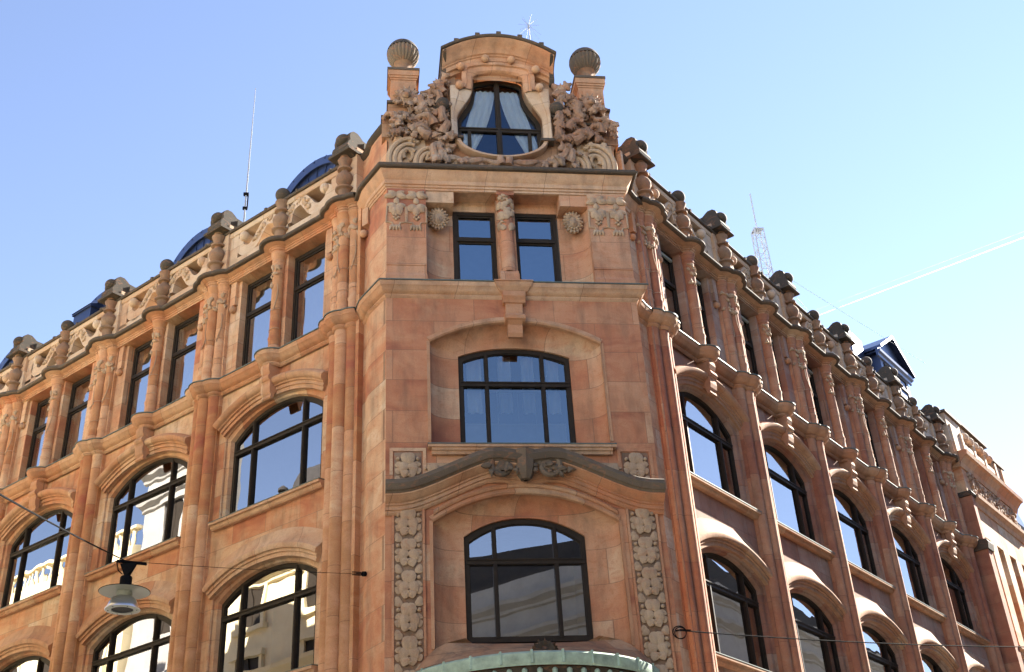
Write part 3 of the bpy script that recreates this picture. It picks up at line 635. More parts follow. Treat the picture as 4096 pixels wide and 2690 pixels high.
# copper canopy, bowed in plan, with a stone slope above it
R_=(2.35**2+1.25**2)/(2*1.25); bow=[(R_*math.sin(a),-.3+(R_-1.25)-R_*math.cos(a)) for a in lin(-math.asin(2.45/R_),math.asin(2.45/R_),40)]
m=MB(); m.grid([[(p[0]*k,p[1]*k2+off,z) for p in bow] for k,k2,off,z in ((1,1,0,7.2),(1.01,1.02,0,7.24),(1.01,1.03,0,7.42),(.985,.98,0,7.47),(.8,.75,0,7.52))],)
o=m.build('copper_canopy','copper',B)
for p in range(2,40,4):
    x,y=bow[p]; MB().box(x-.02,x+.02,y*1.035-.02,y*.9,7.23,7.475).build('standing_seam','copper',o)
m=MB(); m.grid([[(p[0]*k,p[1]*k2,z) for p in bow] for k,k2,z in ((.97,.95,7.2),(.95,.9,7.0),(.93,.85,6.6),(.5,.2,6.5))]); m.build('canopy_frieze','soot',o)
for p in range(3,39,2):
    x,y=bow[p]; k=MB(); k.lathe((x*.965,y*.945,0),[(.03,7.17),(.055,7.14),(.045,7.0),(.06,6.85),(.02,6.7)],8); k.ball((x*.975,y*.965,7.13),.03,5); k.build('pendant','copper',o)
m=MB(); m.grid([[(p[0]*k,p[1]*k2,z) for p in bow] for k,k2,z in ((.985,.92,7.49),(.96,.78,7.55),(.93,.58,7.66),(.88,.35,7.80),(.81,.12,7.96),(.72,-.1,8.08),(.56,-.9,8.2))]); m.build('canopy_slope','gable',B)
m=MB(); rr=random.Random(2)
for j in range(9):
    a=math.radians(20+j*17.5); u=Vector((math.cos(a),-.2,math.sin(a)*.5)).normalized(); m.leaf((.05,-.95,7.58),u,u.cross(Vector((0,-1,0))).normalized(),(0,-.8,.5),.27,.17,.3,5)
m.ball((.05,-1.0,7.62),.08,7); m.build('carved_crest','soot',B)

# ------------------------------------------------------------------ corner gable
G=MB()
outl=[(-2.95,20.0),(-2.95,21.15),(-3.1,21.15),(-3.1,21.8),(-2.95,21.8),(-2.95,22.34),(-2.1,22.34),(-1.5,22.7),(-1.5,23.3),(1.45,23.3),(1.45,22.7),(2.05,22.34),(2.88,22.34),(2.88,21.82),(3.05,21.82),(3.05,21.15),(2.9,21.15),(2.9,20.0)]
G2=MB()
# front in four pieces round the window opening
pear=[(0,23.50),(.3,23.46),(.64,23.34),(.66,23.05),(.70,22.82),(.80,22.55),(.95,22.28),(1.07,22.05),(1.11,21.9),(1.11,21.5),(1.10,21.15),(1.02,21.02),(.86,20.82),(.62,20.66),(.33,20.57),(0,20.54)]
def smooth(p,k=4):
    o=[]
    for i in range(len(p)-1):
        a,b,c,d=p[max(i-1,0)],p[i],p[i+1],p[min(i+2,len(p)-1)]
        for j in range(k):
            f=j/k; o.append(tuple(.5*(2*b[q]+(c[q]-a[q])*f+(2*a[q]-5*b[q]+4*c[q]-d[q])*f*f+(3*b[q]-a[q]-3*c[q]+d[q])*f**3) for q in (0,1)))
    return o+[p[-1]]
pear=smooth(pear)
pearL=[(-x-.06,z) for x,z in pear]; pearR=[(x-.03,z) for x,z in pear]
loop=pearR+pearL[::-1][1:-1]
outer=[]
for x,z in loop:
    dx,dz=x+.04,z-22.0
    # ray from the centre to the stepped outline
    best=9
    ol=outl
    for (ax,az),(bx,bz) in zip(ol,ol[1:]+ol[:1]):
        ex,ez=bx-ax,bz-az; den=dx*ez-dz*ex
        if abs(den)<1e-9: continue
        t=((ax+.04)*ez-(az-22.0)*ex)/den; s_=((ax+.04)*dz-(az-22.0)*dx)/den
        if t>0 and -1e-6<=s_<=1+1e-6: best=min(best,t)
    outer.append((-.04+dx*best,22.0+dz*best))
m=MB(); m.grid([[(p[0],.10,p[1]) for p in outer],[(p[0],.10,p[1]) for p in loop]],cu=True)
m.grid([[(p[0],.10,p[1]) for p in loop],[(p[0],.5,p[1]) for p in loop]],cu=True)
# the stepped flanks: real thickness
for s in (-1,1):
    for a,b,z0,z1,y in ((1.3,2.95,20.0,21.15,.08),(1.4,3.1,21.15,21.78,.05),(1.5,2.95,21.78,22.3,.08)):
        x0,x1=sorted((s*a-.03,s*b-.03)); m.box(x0,x1,y,.9,z0,z1)
    x0,x1=sorted((s*1.16,s*1.5)); m.box(x0-.03,x1-.03,.06,.9,22.3,23.4)
m.box(-1.4,1.35,.55,.9,23.35,23.5)
gb=m.build('gable','gable',B)
for s in (-1,1):
    m=MB()
    for b,z in ((3.13,21.78),(2.98,22.3)):
        x0,x1=sorted((s*1.9-.03,s*b-.03)); m.box(x0,x1,.0,.92,z,z+.07)
    m.build('step_cap','dark',gb)
    # pedestal and fluted ball
    cx=s*2.53-.04; p=MB(); p.box(cx-.34,cx+.34,.06,.74,22.37,23.2); p.box(cx-.24,cx+.24,.03,.7,22.42,23.02)
    for e,z0,z1 in ((.36,23.14,23.2),(.385,23.2,23.27),(.41,23.27,23.44)): p.box(cx-e,cx+e,.4-e,.4+e,z0,z1)
    po=p.build('pedestal','trim',gb)
    MB().box(cx-.43,cx+.43,-.03,.83,23.44,23.52).build('pedestal_cap','dark',po)
    MB().lathe((cx,.36,0),[(.24,23.52),(.22,23.6),(.17,23.72),(.16,23.82),(.2,23.9),(.26,23.96)],18).build('ball_neck','brown',po)
    f=MB(); rows=[]
    for i in range(19):
        t=-PI/2+PI*i/18; r=.445*math.cos(t)
        fl=.10 if t<.25 else 0
        rows.append((max(r,.002),24.34+.445*math.sin(t)))
    lowr=[q for q in rows if q[1]<24.47]; upr=[q for q in rows if q[1]>=24.40]
    f.lathe((cx,.36,0),lowr,96,flute=.085,nf=24)
    fo=f.build('fluted_ball','hood',po); MB().lathe((cx,.36,0),upr,32).build('ball_cap','soot',fo)
# pale window surround
so_=[]
for x,z in loop:
    s=1 if x>-.04 else -1
    if z>22.9: k=(max(.95,abs(x)+.28),z+.05 if abs(x)<.5 else z)
    elif z>21.12: k=(1.32,min(22.86,z+.02))
    else: k=None
    so_.append((s*k[0]-.03,k[1]) if k else (x+ s*.1*abs(x), z-.10))
idx=[i for i,(x,z) in enumerate(loop) if z<=22.9 and z>=21.12]
def surround(idxs,mat,nm):
    m=MB()
    m.grid([[(so_[i][0],.09,so_[i][1]) for i in idxs],[(so_[i][0],-.12,so_[i][1]) for i in idxs],[(so_[i][0]*.88+loop[i][0]*.12,-.14,so_[i][1]*.88+loop[i][1]*.12) for i in idxs],[(so_[i][0]*.6+loop[i][0]*.4,-.11,so_[i][1]*.6+loop[i][1]*.4) for i in idxs],[(so_[i][0]*.55+loop[i][0]*.45,-.06,so_[i][1]*.55+loop[i][1]*.45) for i in idxs],[(so_[i][0]*.2+loop[i][0]*.8,-.03,so_[i][1]*.2+loop[i][1]*.8) for i in idxs],[(loop[i][0],.02,loop[i][1]) for i in idxs],[(loop[i][0],.42,loop[i][1]) for i in idxs]])
    return m.build(nm,mat,gb)
n=len(loop)
right=[i for i in range(n) if loop[i][0]>-.03 and 21.12<loop[i][1]<22.9]; left=[i for i in range(n) if loop[i][0]<-.05 and 21.12<loop[i][1]<22.9]
surround(right,'pale','window_surround'); surround(left,'pale','window_surround')
top=[i for i in range(n) if loop[i][1]>=22.8]; top=[i for i in top if loop[i][0]<-.045]+[i for i in top if loop[i][0]>=-.045]
top=sorted(top,key=lambda i: math.atan2(loop[i][0]+.04,loop[i][1]-22.0)); 
m=MB(); so2=[(-.04+(loop[i][0]+.04)*1.0+ (1 if loop[i][0]>-.04 else -1)*(.30 if abs(loop[i][0])>.25 else .0), loop[i][1]+(.28 if loop[i][1]>23.3 else 0)) for i in top]
m.grid([[(p[0],.05,p[1]) for p in so2],[(p[0],-.12,p[1]) for p in so2],[(p[0]*.6+loop[i][0]*.4,-.14,p[1]*.6+loop[i][1]*.4) for p,i in zip(so2,top)],[(p[0]*.55+loop[i][0]*.45,-.08,p[1]*.55+loop[i][1]*.45) for p,i in zip(so2,top)],[(p[0]*.15+loop[i][0]*.85,-.06,p[1]*.15+loop[i][1]*.85) for p,i in zip(so2,top)],[(loop[i][0],0,loop[i][1]) for i in top],[(loop[i][0],.42,loop[i][1]) for i in top]])
m.build('window_surround','bay',gb)
m=MB(); pts=[(1.12*math.cos(a)-.04,-.10,21.12+.60*math.sin(a)) for a in lin(PI,2*PI,24)]
m.grid([[(p[0]*k-.0,y,21.12+(p[2]-21.12)*k) for p in pts] for k,y in ((.97,.42),(.97,-.05),(.98,-.14),(1.07,-.15),(1.09,-.1),(1.09,.1))]); m.build('window_rim','pale',gb)
for s in (-1,1):
    x0,x1=sorted((s*1.0-.04,s*1.36-.04)); MB().box(x0,x1,-.18,.1,21.04,21.12).build('ledge','soot',gb)
# hood over the gable window
hf=arch(1.5,23.74,24.30,2.0)
hood=[(x,hf(x)) for x in lin(-1.5,1.5,28)]
m=band(MB(),[(x-.05,z) for x,z in hood],[(-.62,.3),(-.62,-.02),(-.52,-.05),(-.50,-.12),(-.36,-.12),(-.34,-.16),(-.31,-.17),(-.29,-.22),(-.22,-.26),(-.12,-.36),(-.03,-.50),(.0,-.52),(.0,.6)])
ho=m.build('gable_hood','trim',gb)
m=band(MB(),[((x*1.035)-.05,z) for x,z in hood],[(-.005,.7),(-.0,-.55),(.03,-.58),(.07,-.58),(.10,-.5),(.12,.7)])
for k in range(5):
    x=-1.15+k*.575; z=hf(x)+.06; m.prof_x([(-.57,z-.02),(-.6,z+.06),(-.56,z+.12),(.7,z+.13),(.7,z)],x-.09,x+.03)
m.build('hood_cap','dark',ho)
for s in (-1,1):
    m=MB(); x0,x1=sorted((s*1.40-.05,s*1.53-.05)); m.prof_x([(.7,23.1),(-.05,23.1),(-.12,23.22),(-.14,23.5),(-.5,23.72),(-.52,23.78),(.7,23.78)],x0,x1)
    m.build('hood_cheek','soot',ho)
for x,z,yy in ((-1.1,22.84,-.17),(1.04,22.87,-.17),(-1.05,23.48,-.2),(-.38,23.80,-.2),(.32,23.79,-.2),(.97,23.48,-.2)):
    MB().ball((x,yy,z),.115,9).build('ball_ornament','trim',gb)
for x in (-1.56,1.46): MB().ball((x,-.12,22.18),.19,10).tube([(x+.22*math.cos(a),-.06,22.16+.22*math.sin(a)) for a in lin(PI*.95,PI*2.05,12)],.04,6).build('ball_ornament','soot',gb)
# gable window
m=MB(); y=.3; ins=[]
for x,z in loop:
    dx,dz=x+.04,z-21.9; l=math.hypot(dx,dz); k=(l-.13)/l; ins.append((-.04+dx*k,21.9+dz*k))
m.grid([[(p[0],y+.1,p[1]) for p in loop],[(p[0],y,p[1]) for p in loop],[(p[0],y,p[1]) for p in ins],[(p[0],y+.08,p[1]) for p in ins]],cu=True)
m.box(-.12,.02,y-.02,y+.08,20.6,23.45); m.box(-.075,-.025,y-.045,y,20.6,23.42)
m.box(-1.1,1.02,y-.015,y+.08,21.66,21.76); m.box(-1.1,1.02,y-.04,y,21.74,21.775)
for s in (-1,1): m.box(s*.80-.04-.045,s*.80-.04+.045,y-.01,y+.08,20.75,21.66)
gw=m.build('window','frame',gb)
MB().poly([(p[0],y+.05,p[1]) for p in loop][::-1]).build('pane','clear',gw)
m=MB(); m.box(-1.2,1.15,2.2,2.3,20.5,23.6); m.grid([[(p[0]*1.02,yy,p[1]) for p in loop] for yy in (.42,2.2)],cu=True); m.build('room_interior','room',gw)
for s in (-1,1):
    rows=[]
    for i in range(15):
        v=i/14; z=23.2-v*2.2; inner=.06+.62*v**1.5 if v<.65 else .06+.62*.65**1.5+.32*(v-.65)/.35
        inner=min(inner,.92); outer_=max(inner+.1,min(1.05,.55+ .55*v))
        rows.append([(s*(inner+(outer_-inner)*u)-.04,y+.13+.025*math.sin(u*22+v*3),z) for u in lin(0,1,18)])
    MB().grid(rows).build('curtain','cloth',gw)
# carving: foliage, fruit and scrolls over the flanks
for s in (-1,1):
    rr=random.Random(50+s); k=MB(); 
    def inside(x,z):
        ax=abs(x)
        if z<20.2 or ax>2.95: return False
        if z<21.1: return 1.25<ax<1.95 or (ax<1.95 and z<20.55)
        if z<21.78: return 1.42<ax<3.0
        if z<22.3: return 1.42<ax<2.75
        return 1.40<ax<2.2-(z-22.3)*.62 and z<23.35
    cnt=0
    while cnt<85:
        x=rr.uniform(1.0,3.0)*s-.04; z=rr.uniform(20.2,23.35)
        if not inside(x,z): continue
        cnt+=1; a=rr.uniform(0,2*PI); tl=Vector((rr.uniform(-.55,.55),-1,rr.uniform(-.2,.6))).normalized(); u=Vector((math.cos(a),0,math.sin(a))); u=(u-tl*u.dot(tl)).normalized(); v=tl.cross(u)
        L_=rr.uniform(.20,.42); k.leaf(Vector((x,.02-rr.uniform(0,.26),z))-u*L_*.5,u,v,tl,L_,L_*rr.uniform(.55,.9),rr.uniform(.10,.2),rr.choice((3,5,5,7)),21)
    for j in range(60):
        x=rr.uniform(1.4,2.9)*s-.04; z=rr.uniform(21.0,23.1)
        if inside(x,z): k.ball((x,-.02,z),rr.uniform(.04,.09),7)
    for (fx,fz,L_,a0,tw) in ((1.55,21.2,.9,1.9,1.6),(1.75,21.5,.8,1.2,-2.0),(2.35,21.25,.75,2.4,1.8),(1.6,22.2,.8,1.7,-1.6),(2.0,22.1,.7,.8,2.4),(2.65,21.4,.6,1.4,2.6),(1.5,20.5,.7,.6,2.2),(1.7,20.4,.8,1.0,1.9),(2.2,21.9,.7,2.6,-2.2),(2.8,21.5,.6,2.0,-2.4),(1.5,21.6,.9,1.2,1.4),(1.5,22.6,.6,.9,-2.3),(1.9,21.1,.7,.3,2.0)):
        p=Vector((s*fx-.04,-.10,fz)); pts=[]
        for q in range(12):
            a=a0+tw*(q/11)**1.3*1.6; p.x=s*max(abs(p.x),1.46); p.z=min(p.z,22.9); pts.append(p.copy()); p=p+Vector((s*math.cos(a),-.35*math.cos(q*.5),math.sin(a)))*L_/11
        k.tube(pts,lambda t: .135*(1-.7*t)+.012*math.sin(t*20),8); k.ball(pts[-1],.06,6)
    for j in range(6):
        x=(1.45+rr.uniform(0,.9))*s; z=rr.uniform(21.2,22.5); p0=Vector((x,-.05,z)); 
        k.tube([p0+Vector((s*q*.11,-.06*math.sin(q),.16*math.sin(q*1.3+j))) for q in range(6)],.045,6)
    # lions' masks at the foot of the pedestals
    c=Vector((s*2.45-.04,-.02,22.45)); k.ball(c,.24,9,1.1,.8,1.05); k.ball(c+Vector((0,-.2,-.07)),.10,7,1.2,1,.9); 
    for q in (-1,1): k.ball(c+Vector((q*.09,-.19,.06)),.035,6); k.ball(c+Vector((q*.2,-.04,.15)),.075,6)
    for j in range(14):
        a=2*PI*j/14; u=Vector((math.cos(a),-.2,math.sin(a))).normalized(); k.leaf(c+u*.15,u,Vector((-math.sin(a),0,math.cos(a))),(0,-1,0),.22,.13,.3,3)
    k.build('carved_foliage','gcarve',gb)
    # C scrolls and oak leaves in the foot
    k=MB()
    k.box(*sorted((s*1.98-.04,s*2.9-.04)),.045,.1,20.15,21.12)
    sx=s*2.45-.04
    for r,rad,a0,a1,cx,cz in ((.52,.085,-.12,.58,sx-s*.06,20.36),(.38,.08,-.15,.62,sx-s*.06,20.36),(.25,.075,-.2,.70,sx-s*.06,20.36),(.12,.07,-.2,1.4,sx-s*.02,20.52),(.36,.08,-.05,.6,sx-s*.58,20.28),(.24,.07,-.1,.7,sx-s*.58,20.28),(.11,.06,-.1,1.4,sx-s*.62,20.42)):
        k.tube([(cx+ (s*r*math.cos(PI*q) if s>0 else -r*math.cos(PI*q)),-.02-.05*math.sin(PI*q),cz+r*1.25*math.sin(PI*q)) for q in lin(a0,a1,18)],lambda t,rad=rad: rad*(1-.35*t),8)
    for q in range(2):
        bx=s*(2.28+q*.34)-.04
        for ang in (20,70,120,165): 
            a=math.radians(ang); u=Vector((math.cos(a),0,math.sin(a))); k.leaf((bx,.02,20.93),u,(-u.z,0,u.x),(0,-1,0),.2,.15,.35,5)
        k.leaf((bx,-.0,20.86),(s*.3,0,.95),(-.95,0,s*.3),(0,-1,0),.36,.3,.3,7,16)
    k.build('carved_scrolls','carve',gb)
k=MB(); rr=random.Random(77)
for j in range(70):
    x=rr.uniform(-1.9,1.85); z=20.13+rr.uniform(0,.22)+.10*abs(x); a=rr.uniform(0,2*PI); u=Vector((math.cos(a),0,math.sin(a))); L_=rr.uniform(.16,.34); k.leaf(Vector((x,.04,z))-u*L_*.5,u,(-u.z,0,u.x),(rr.uniform(-.4,.4),-1,.3),L_,L_*.7,.4,rr.choice((0,5)))
k.tube([(x,-.02-.05*abs(math.sin(x*3)),20.34+.12*x*x*.3+.04*math.sin(x*9)) for x in lin(-1.6,1.55,30)],lambda t:.09+.03*math.sin(t*30),8)
k.tube([(-.12,-.1,20.46),(-.08,-.14,20.2)],.1,10); k.tube([(.12,-.1,20.46),(.08,-.14,20.2)],.1,10)
k.build('carved_foliage','gcarve',gb)

# ------------------------------------------------------------------ roofs, dormers
def slab(frame,x0,x1,y0,z0,y1,z1,y2,name='roof'):
    m=MB(); m.grid([[(x,y,z) for x in (x0,x1)] for y,z in ((y0,z0),(y1,z1),(y2,z1+.2))]); return m.build(name,'slate',B,frame)
slab(FL,-25,-1.0,.9,20.4,5,23.3,12); slab(FR,1.0,33,.9,20.4,5,23.3,12)
m=MB(); m.poly([(-3,.9,20.2),(3,.9,20.2),(3.5,6,21.5),(-3.5,6,21.5)]); m.build('roof','slate',B)
def barrel(R=1.85,zc=21.9,y0=1.15,y1=4.5):
    m=MB(); A=lin(0,PI,40)
    m.grid([[(r*math.cos(a),y,zc+r*math.sin(a)) for a in A] for r,y in ((R-.26,y0+.15),(R-.26,y0+.05),(R-.03,y0),(R,y0+.03),(R,y1))])
    for k in range(1,12):
        a=PI*k/12; m.tube([((R-.1)*math.cos(a),y0+.0,zc+(R-.1)*math.sin(a)),((R+.01)*math.cos(a),y0+.03,zc+(R+.01)*math.sin(a)),((R+.012)*math.cos(a),y1,zc+(R+.012)*math.sin(a))],.02,5)
    o=m.build('arched_dormer','blue')
    t=MB(); t.poly([((R-.26)*math.cos(a),y0+.14,zc+(R-.26)*math.sin(a)) for a in A]); 
    for k in range(1,12):
        a=PI*k/12; t.tube([(.7*math.cos(a),y0+.13,zc+.7*math.sin(a)),((R-.26)*math.cos(a),y0+.13,zc+(R-.26)*math.sin(a))],.02,5)
    t.tube([(.95*math.cos(a),y0+.13,zc+.95*math.sin(a)) for a in A],.03,5)
    t.build('dormer_front','blue',o); return o
d=barrel(); d.parent=B; place(d,FL,-AL)
for k in range(1,4): dup(d,B,FL,-(AL+k*PL))
MB().box(-15.75,-14.75,.9,2.0,20.5,23.1).box(-15.8,-14.7,.85,2.05,23.1,23.17).prof_x([(.82,23.17),(1.4,23.42),(2.05,23.17)],-15.8,-14.7).build('roof_box','blue',B,FL)
# pedimented dormer with its chimney on the right street
m=MB(); x0,x1,xm,y=23.45,27.15,25.3,1.5
m.box(x0+.25,x1-.25,y,4.5,21.5,25.55)
m.prof_y([(x0,25.5),(x1,25.5),(x1,25.62),(xm,26.82),(x0,25.62)],y-.02,4.6)
do=m.build('pedimented_dormer','blue',B,FR)
m=MB()
for a,b,za in ((x0-.1,x1+.1,25.5),):
    m.prof_x([(y,za-.25),(y-.08,za-.22),(y-.1,za-.1),(y-.2,za-.05),(y-.22,za+.06),(y,za+.1)],a,b)
m.prof_y([(x0-.12,25.58),(xm,26.84),(x1+.12,25.58),(x1+.12,25.72),(xm,27.0),(x0-.12,25.72)],y-.3,4.7)
m.build('dormer_cornice','blue',do)
for a,b in ((x0+.6,xm-.1),(xm+.1,x1-.6)): rect_window(a,b,23.9,25.2,y-.04,24.6,'mirror').parent=do
m=MB(); m.box(x0-1.45,x0-.15,2.0,3.1,22.5,26.15); m.lathe((x0-.8,2.55,0),[(.2,26.05),(.2,26.2),(.3,26.26),(.36,26.34),(.3,26.4),(.02,26.42)],16); m.build('chimney','blue',B,FR)
m=MB()
for (a,b) in ((21.0,23.3),(27.3,29.4)):
    m.prof_x([(1.0,23.2),(1.5,24.1),(2.2,24.2),(2.2,23)],a,b)
    for q in lin(a,b,5): m.tube([(q,.98,23.2),(q,1.48,24.12)],.03,5)
m.build('roof_glazing','mirror',B,FR)

# ------------------------------------------------------------------ end pavilion on the right street
x0,x1=24.55,31.4; PY=-.38
W=[(25.15,26.0),(26.75,27.6),(28.35,29.2),(29.95,30.8)]
m=MB()
def flat(m,xa,xb,za,zb,y): m.poly([(xa,y,za),(xb,y,za),(xb,y,zb),(xa,y,zb)])
xs_=[x0]+[q for w_ in W for q in w_]+[x1]
for i in range(0,len(xs_),2): flat(m,xs_[i],xs_[i+1],5,17.0,PY)
flat(m,x0,x1,17.0,19.9,PY)
for a,b in W:
    flat(m,a,b,5,8.4,PY); flat(m,a,b,11.2,12.6,PY)
    for zz in ((8.4,11.2),(12.6,17.0)):
        for q in (a,b): m.poly([(q,PY,zz[0]),(q,PY+.45,zz[0]),(q,PY+.45,zz[1]),(q,PY,zz[1])])
        for z_ in zz: m.poly([(a,PY,z_),(b,PY,z_),(b,PY+.45,z_),(a,PY+.45,z_)])
for q in (x0,x1): m.poly([(q,PY,5),(q,3,5),(q,3,20),(q,PY,20)])
pv=m.build('end_pavilion','wall',B,FR)
for a,b in W:
    for z0,z1,zt in ((8.4,11.2,10.2),(12.6,17.0,15.6)): rect_window(a,b,z0,z1,PY+.33,zt).parent=pv
MB().box(x0-.12,x0+.42,PY-.2,.3,5,16.55).box(x0-.08,x0+.3,PY-.12,.3,16.55,18.5).build('pier','drumr',pv)
MB().prof_x([(.3,16.2),(PY-.26,16.22),(PY-.3,16.5),(PY-.24,16.62),(.3,16.66)],x0-.2,x0+.5).build('pier_cap','soot',pv); MB().prof_x([(.3,18.5),(PY-.16,18.52),(PY-.2,18.6),(PY-.16,18.7),(.3,18.72)],x0-.14,x0+.4).build('pier_cap','soot',pv)
MB().prof_x([(.3,12.25),(PY-.1,12.25),(PY-.16,12.4),(PY-.26,12.45),(PY-.26,12.55),(.3,12.62)],x0+.45,x1).build('window_sill','trim',pv)
MB().prof_x([(.3,18.2),(PY-.06,18.22),(PY-.1,18.4),(PY-.2,18.5),(PY-.26,18.52),(PY-.28,18.66),(.3,18.72)],x0+.42,x1+.1).build('string_course','trim',pv)
MB().prof_x([(.3,19.75),(PY-.05,19.77),(PY-.12,19.95),(PY-.3,20.15),(PY-.42,20.2),(PY-.45,20.36),(PY-.4,20.4),(.3,20.46)],x0-.2,x1+.35).build('cornice','trim',pv)
k=MB(); rr=random.Random(9)
for j in range(110):
    x=rr.uniform(x0+.6,x1-.2); z=rr.uniform(18.8,19.68); a=rr.uniform(0,2*PI); u=Vector((math.cos(a),0,math.sin(a))); L_=rr.uniform(.2,.38); k.leaf(Vector((x,PY,z))-u*L_*.5,u,(-u.z,0,u.x),(rr.uniform(-.3,.3),-1,.2),L_,L_*.6,.35,5)
k.build('carved_foliage','gcarve',pv)
m=MB(); gy=PY+.08
m.box(x0-.05,x0+1.75,gy,1.2,20.4,22.3); m.box(x0+1.75,x1-1.3,gy+.12,1.2,20.4,22.5); m.box(x1-1.3,x1+.3,gy,1.2,20.4,21.9)
for q in (x0+.25,x0+1.5,x0+3.0,x0+4.4,x1-1.0,x1): m.box(q-.12,q+.12,gy-.08,gy+.1,20.4,21.8)
m.box(x0+1.8,x1-1.3,gy-.05,gy+.2,21.2,21.4)
for q in lin(x0+2.1,x1-1.6,5): m.ball((q,gy,21.85),.2,8)
go=m.build('attic_gable','pale',pv)
MB().box(x0-.15,x0+1.82,gy-.1,1.3,22.3,22.4).box(x0+1.7,x1-1.25,gy-.02,1.3,22.5,22.6).box(x1-1.35,x1+.4,gy-.1,1.3,21.9,22.0).build('attic_cap','dark',go)

# ------------------------------------------------------------------ things on the roofs
def fixed(frame,x,y,z): O,a=frame; return Vector((O[0]+math.cos(a)*x-math.sin(a)*y,O[1]+math.sin(a)*x+math.cos(a)*y,z))
p=fixed(FL,-9.58,3.0,22.0)
a=empty('whip_antenna',p); tag(a,'tall thin white whip antenna rising behind the left street parapet','antenna')
MB().tube([(0,0,0),(0,0,4.5),(.02,0,9.3)],lambda t:.035*(1-t)+.012,6).build('mast','zinc',a)
MB().box(-.09,.09,-.05,.05,4.35,4.45).box(-.08,.08,-.04,.04,3.75,3.85).tube([(.07,0,3.8),(.07,0,4.4)],.025,6).build('bracket','black',a)
a=empty('umbrella_antenna',(1.30,2.0,21.5)); tag(a,'small star shaped wire antenna on a pole above the gable hood','antenna')
MB().tube([(0,0,0),(0,0,5.92)],.016,8).build('mast','zinc',a)
m=MB()
for j in range(8):
    t=2*PI*j/8; m.tube([(0,0,5.92),(.32*math.cos(t),.32*math.sin(t),5.95)],.005,4); m.tube([(0,0,5.9),(.36*math.cos(t+.3),.36*math.sin(t+.3),5.38)],.004,4)
for j in range(4):
    t=2*PI*j/4+.4; m.tube([(0,0,5.92),(.2*math.cos(t),.2*math.sin(t),6.2)],.004,4)
m.build('spokes','zinc',a)
p=fixed(FR,16.5,3.0,22.3)
a=empty('lattice_mast',p); tag(a,'white steel lattice mast with a rod on top behind the right street parapet','antenna')
m=MB(); H=6.7; hw=lambda z:.25-.06*z/H
for sx,sy in ((-1,-1),(1,-1),(1,1),(-1,1)): m.tube([(sx*hw(0),sy*hw(0),0),(sx*hw(H),sy*hw(H),H)],.028,6)
nb=13
for i in range(nb):
    z0,z1=H*i/nb,H*(i+1)/nb; c0=[(-1,-1),(1,-1),(1,1),(-1,1)]
    for j in range(4):
        q,r=c0[j],c0[(j+1)%4]
        if i%2: q,r=r,q
        m.tube([(q[0]*hw(z0),q[1]*hw(z0),z0),(r[0]*hw(z1),r[1]*hw(z1),z1)],.016,5); m.tube([(c0[j][0]*hw(z1),c0[j][1]*hw(z1),z1),(c0[(j+1)%4][0]*hw(z1),c0[(j+1)%4][1]*hw(z1),z1)],.012,5)
m.build('lattice','mast',a)
MB().tube([(0,0,H-.3),(0,0,H+1.9)],.03,6).box(-.2,.2,-.2,.2,H-.05,H+.0).build('rod','mast',a)
MB().tube([(.1,0,5.0),(2.6,0,1.0)],.008,4).tube([(.1,0,5.0),(6.0,.3,.6)],.008,4).build('guy_wire','zinc',a)

# ------------------------------------------------------------------ street lamp on its span wire
LC=pix(500,2250,21.5)
anchor=Vector(L3(.42,-.14,9.78))
far=pix(-420,1734,9.8)
def cat(a,b,sag,n=24): return [a.lerp(b,i/n)+Vector((0,0,-sag*4*(i/n)*(1-i/n))) for i in range(n+1)]
sw=empty('span_wire',anchor); tag(sw,'thin dark wire carrying the street lamp from the left to the wall','wire')
loc=lambda pts: [q-anchor for q in pts]
MB().tube(loc(cat(LC+Vector((0,0,.03)),far,.04)),.011,6).build('supply_cable','black',sw)
MB().tube(loc(cat(LC+Vector((0,0,.02)),anchor,.03)),.005,6).build('stay_wire','black',sw)
e=(LC-anchor).normalized()
MB().tube([Vector((0,0,0)),e*.07],.055,10).tube([e*.07,e*.25],.012,6).tube([e*.12+Vector((0,0,.03)),e*.36+Vector((0,0,.03))],.012,6).tube([e*.12-Vector((0,0,.03)),e*.36-Vector((0,0,.03))],.012,6).build('wall_anchor','black',sw)
lp=empty('street_lamp',LC); lp.scale=(1,1,.72); tag(lp,'hanging street lamp with white disc and bell shaped aluminium shade','lamp')
ax=Vector((CR.x,CR.y,0)).normalized(); ay=Vector((-ax.y,ax.x,0))
def rotz(o): o.rotation_euler=(0,0,math.atan2(ax.y,ax.x)); return o
dirv=(anchor-LC).normalized()
MB().tube([-dirv*.16,dirv*.42],.028,6).tube([-dirv*.16+Vector((0,0,.04)),dirv*.42+Vector((0,0,.04))],.012,5).build('clamp_bar','black',lp)
m=MB(); m.prof_y([(-.07,-.05),(.20,-.05),(.10,-.34),(.02,-.34)],-.05,.05); m.tube([(-.14,0,.0),(-.10,0,-.2),(-.02,0,-.3)],.012,5); rotz(m.build('bracket','black',lp))
MB().lathe((.055,0,0),[(.0,-.34),(.09,-.36),(.105,-.40),(.105,-.72),(.05,-.73)],16).build('ballast_housing','black',lp)
MB().lathe((.055,0,0),[(.05,-.70),(.2,-.705),(.42,-.735),(.425,-.75),(.2,-.735),(.1,-.735)],40).build('disc_reflector','white',lp)
MB().tube([(.055+.425*math.cos(t),.425*math.sin(t),-.742) for t in lin(0,2*PI,47)[:-1]],.009,5,True).build('disc_rim','black',lp)
MB().lathe((.055,0,0),[(.12,-.73),(.135,-.78),(.13,-.86),(.15,-.88)],20).build('neck','white',lp)
MB().lathe((.055,0,0),[(.15,-.87),(.20,-.92),(.235,-1.0),(.26,-1.1),(.295,-1.17),(.295,-1.185),(.24,-1.19)],36).build('lamp_shade','alu',lp)
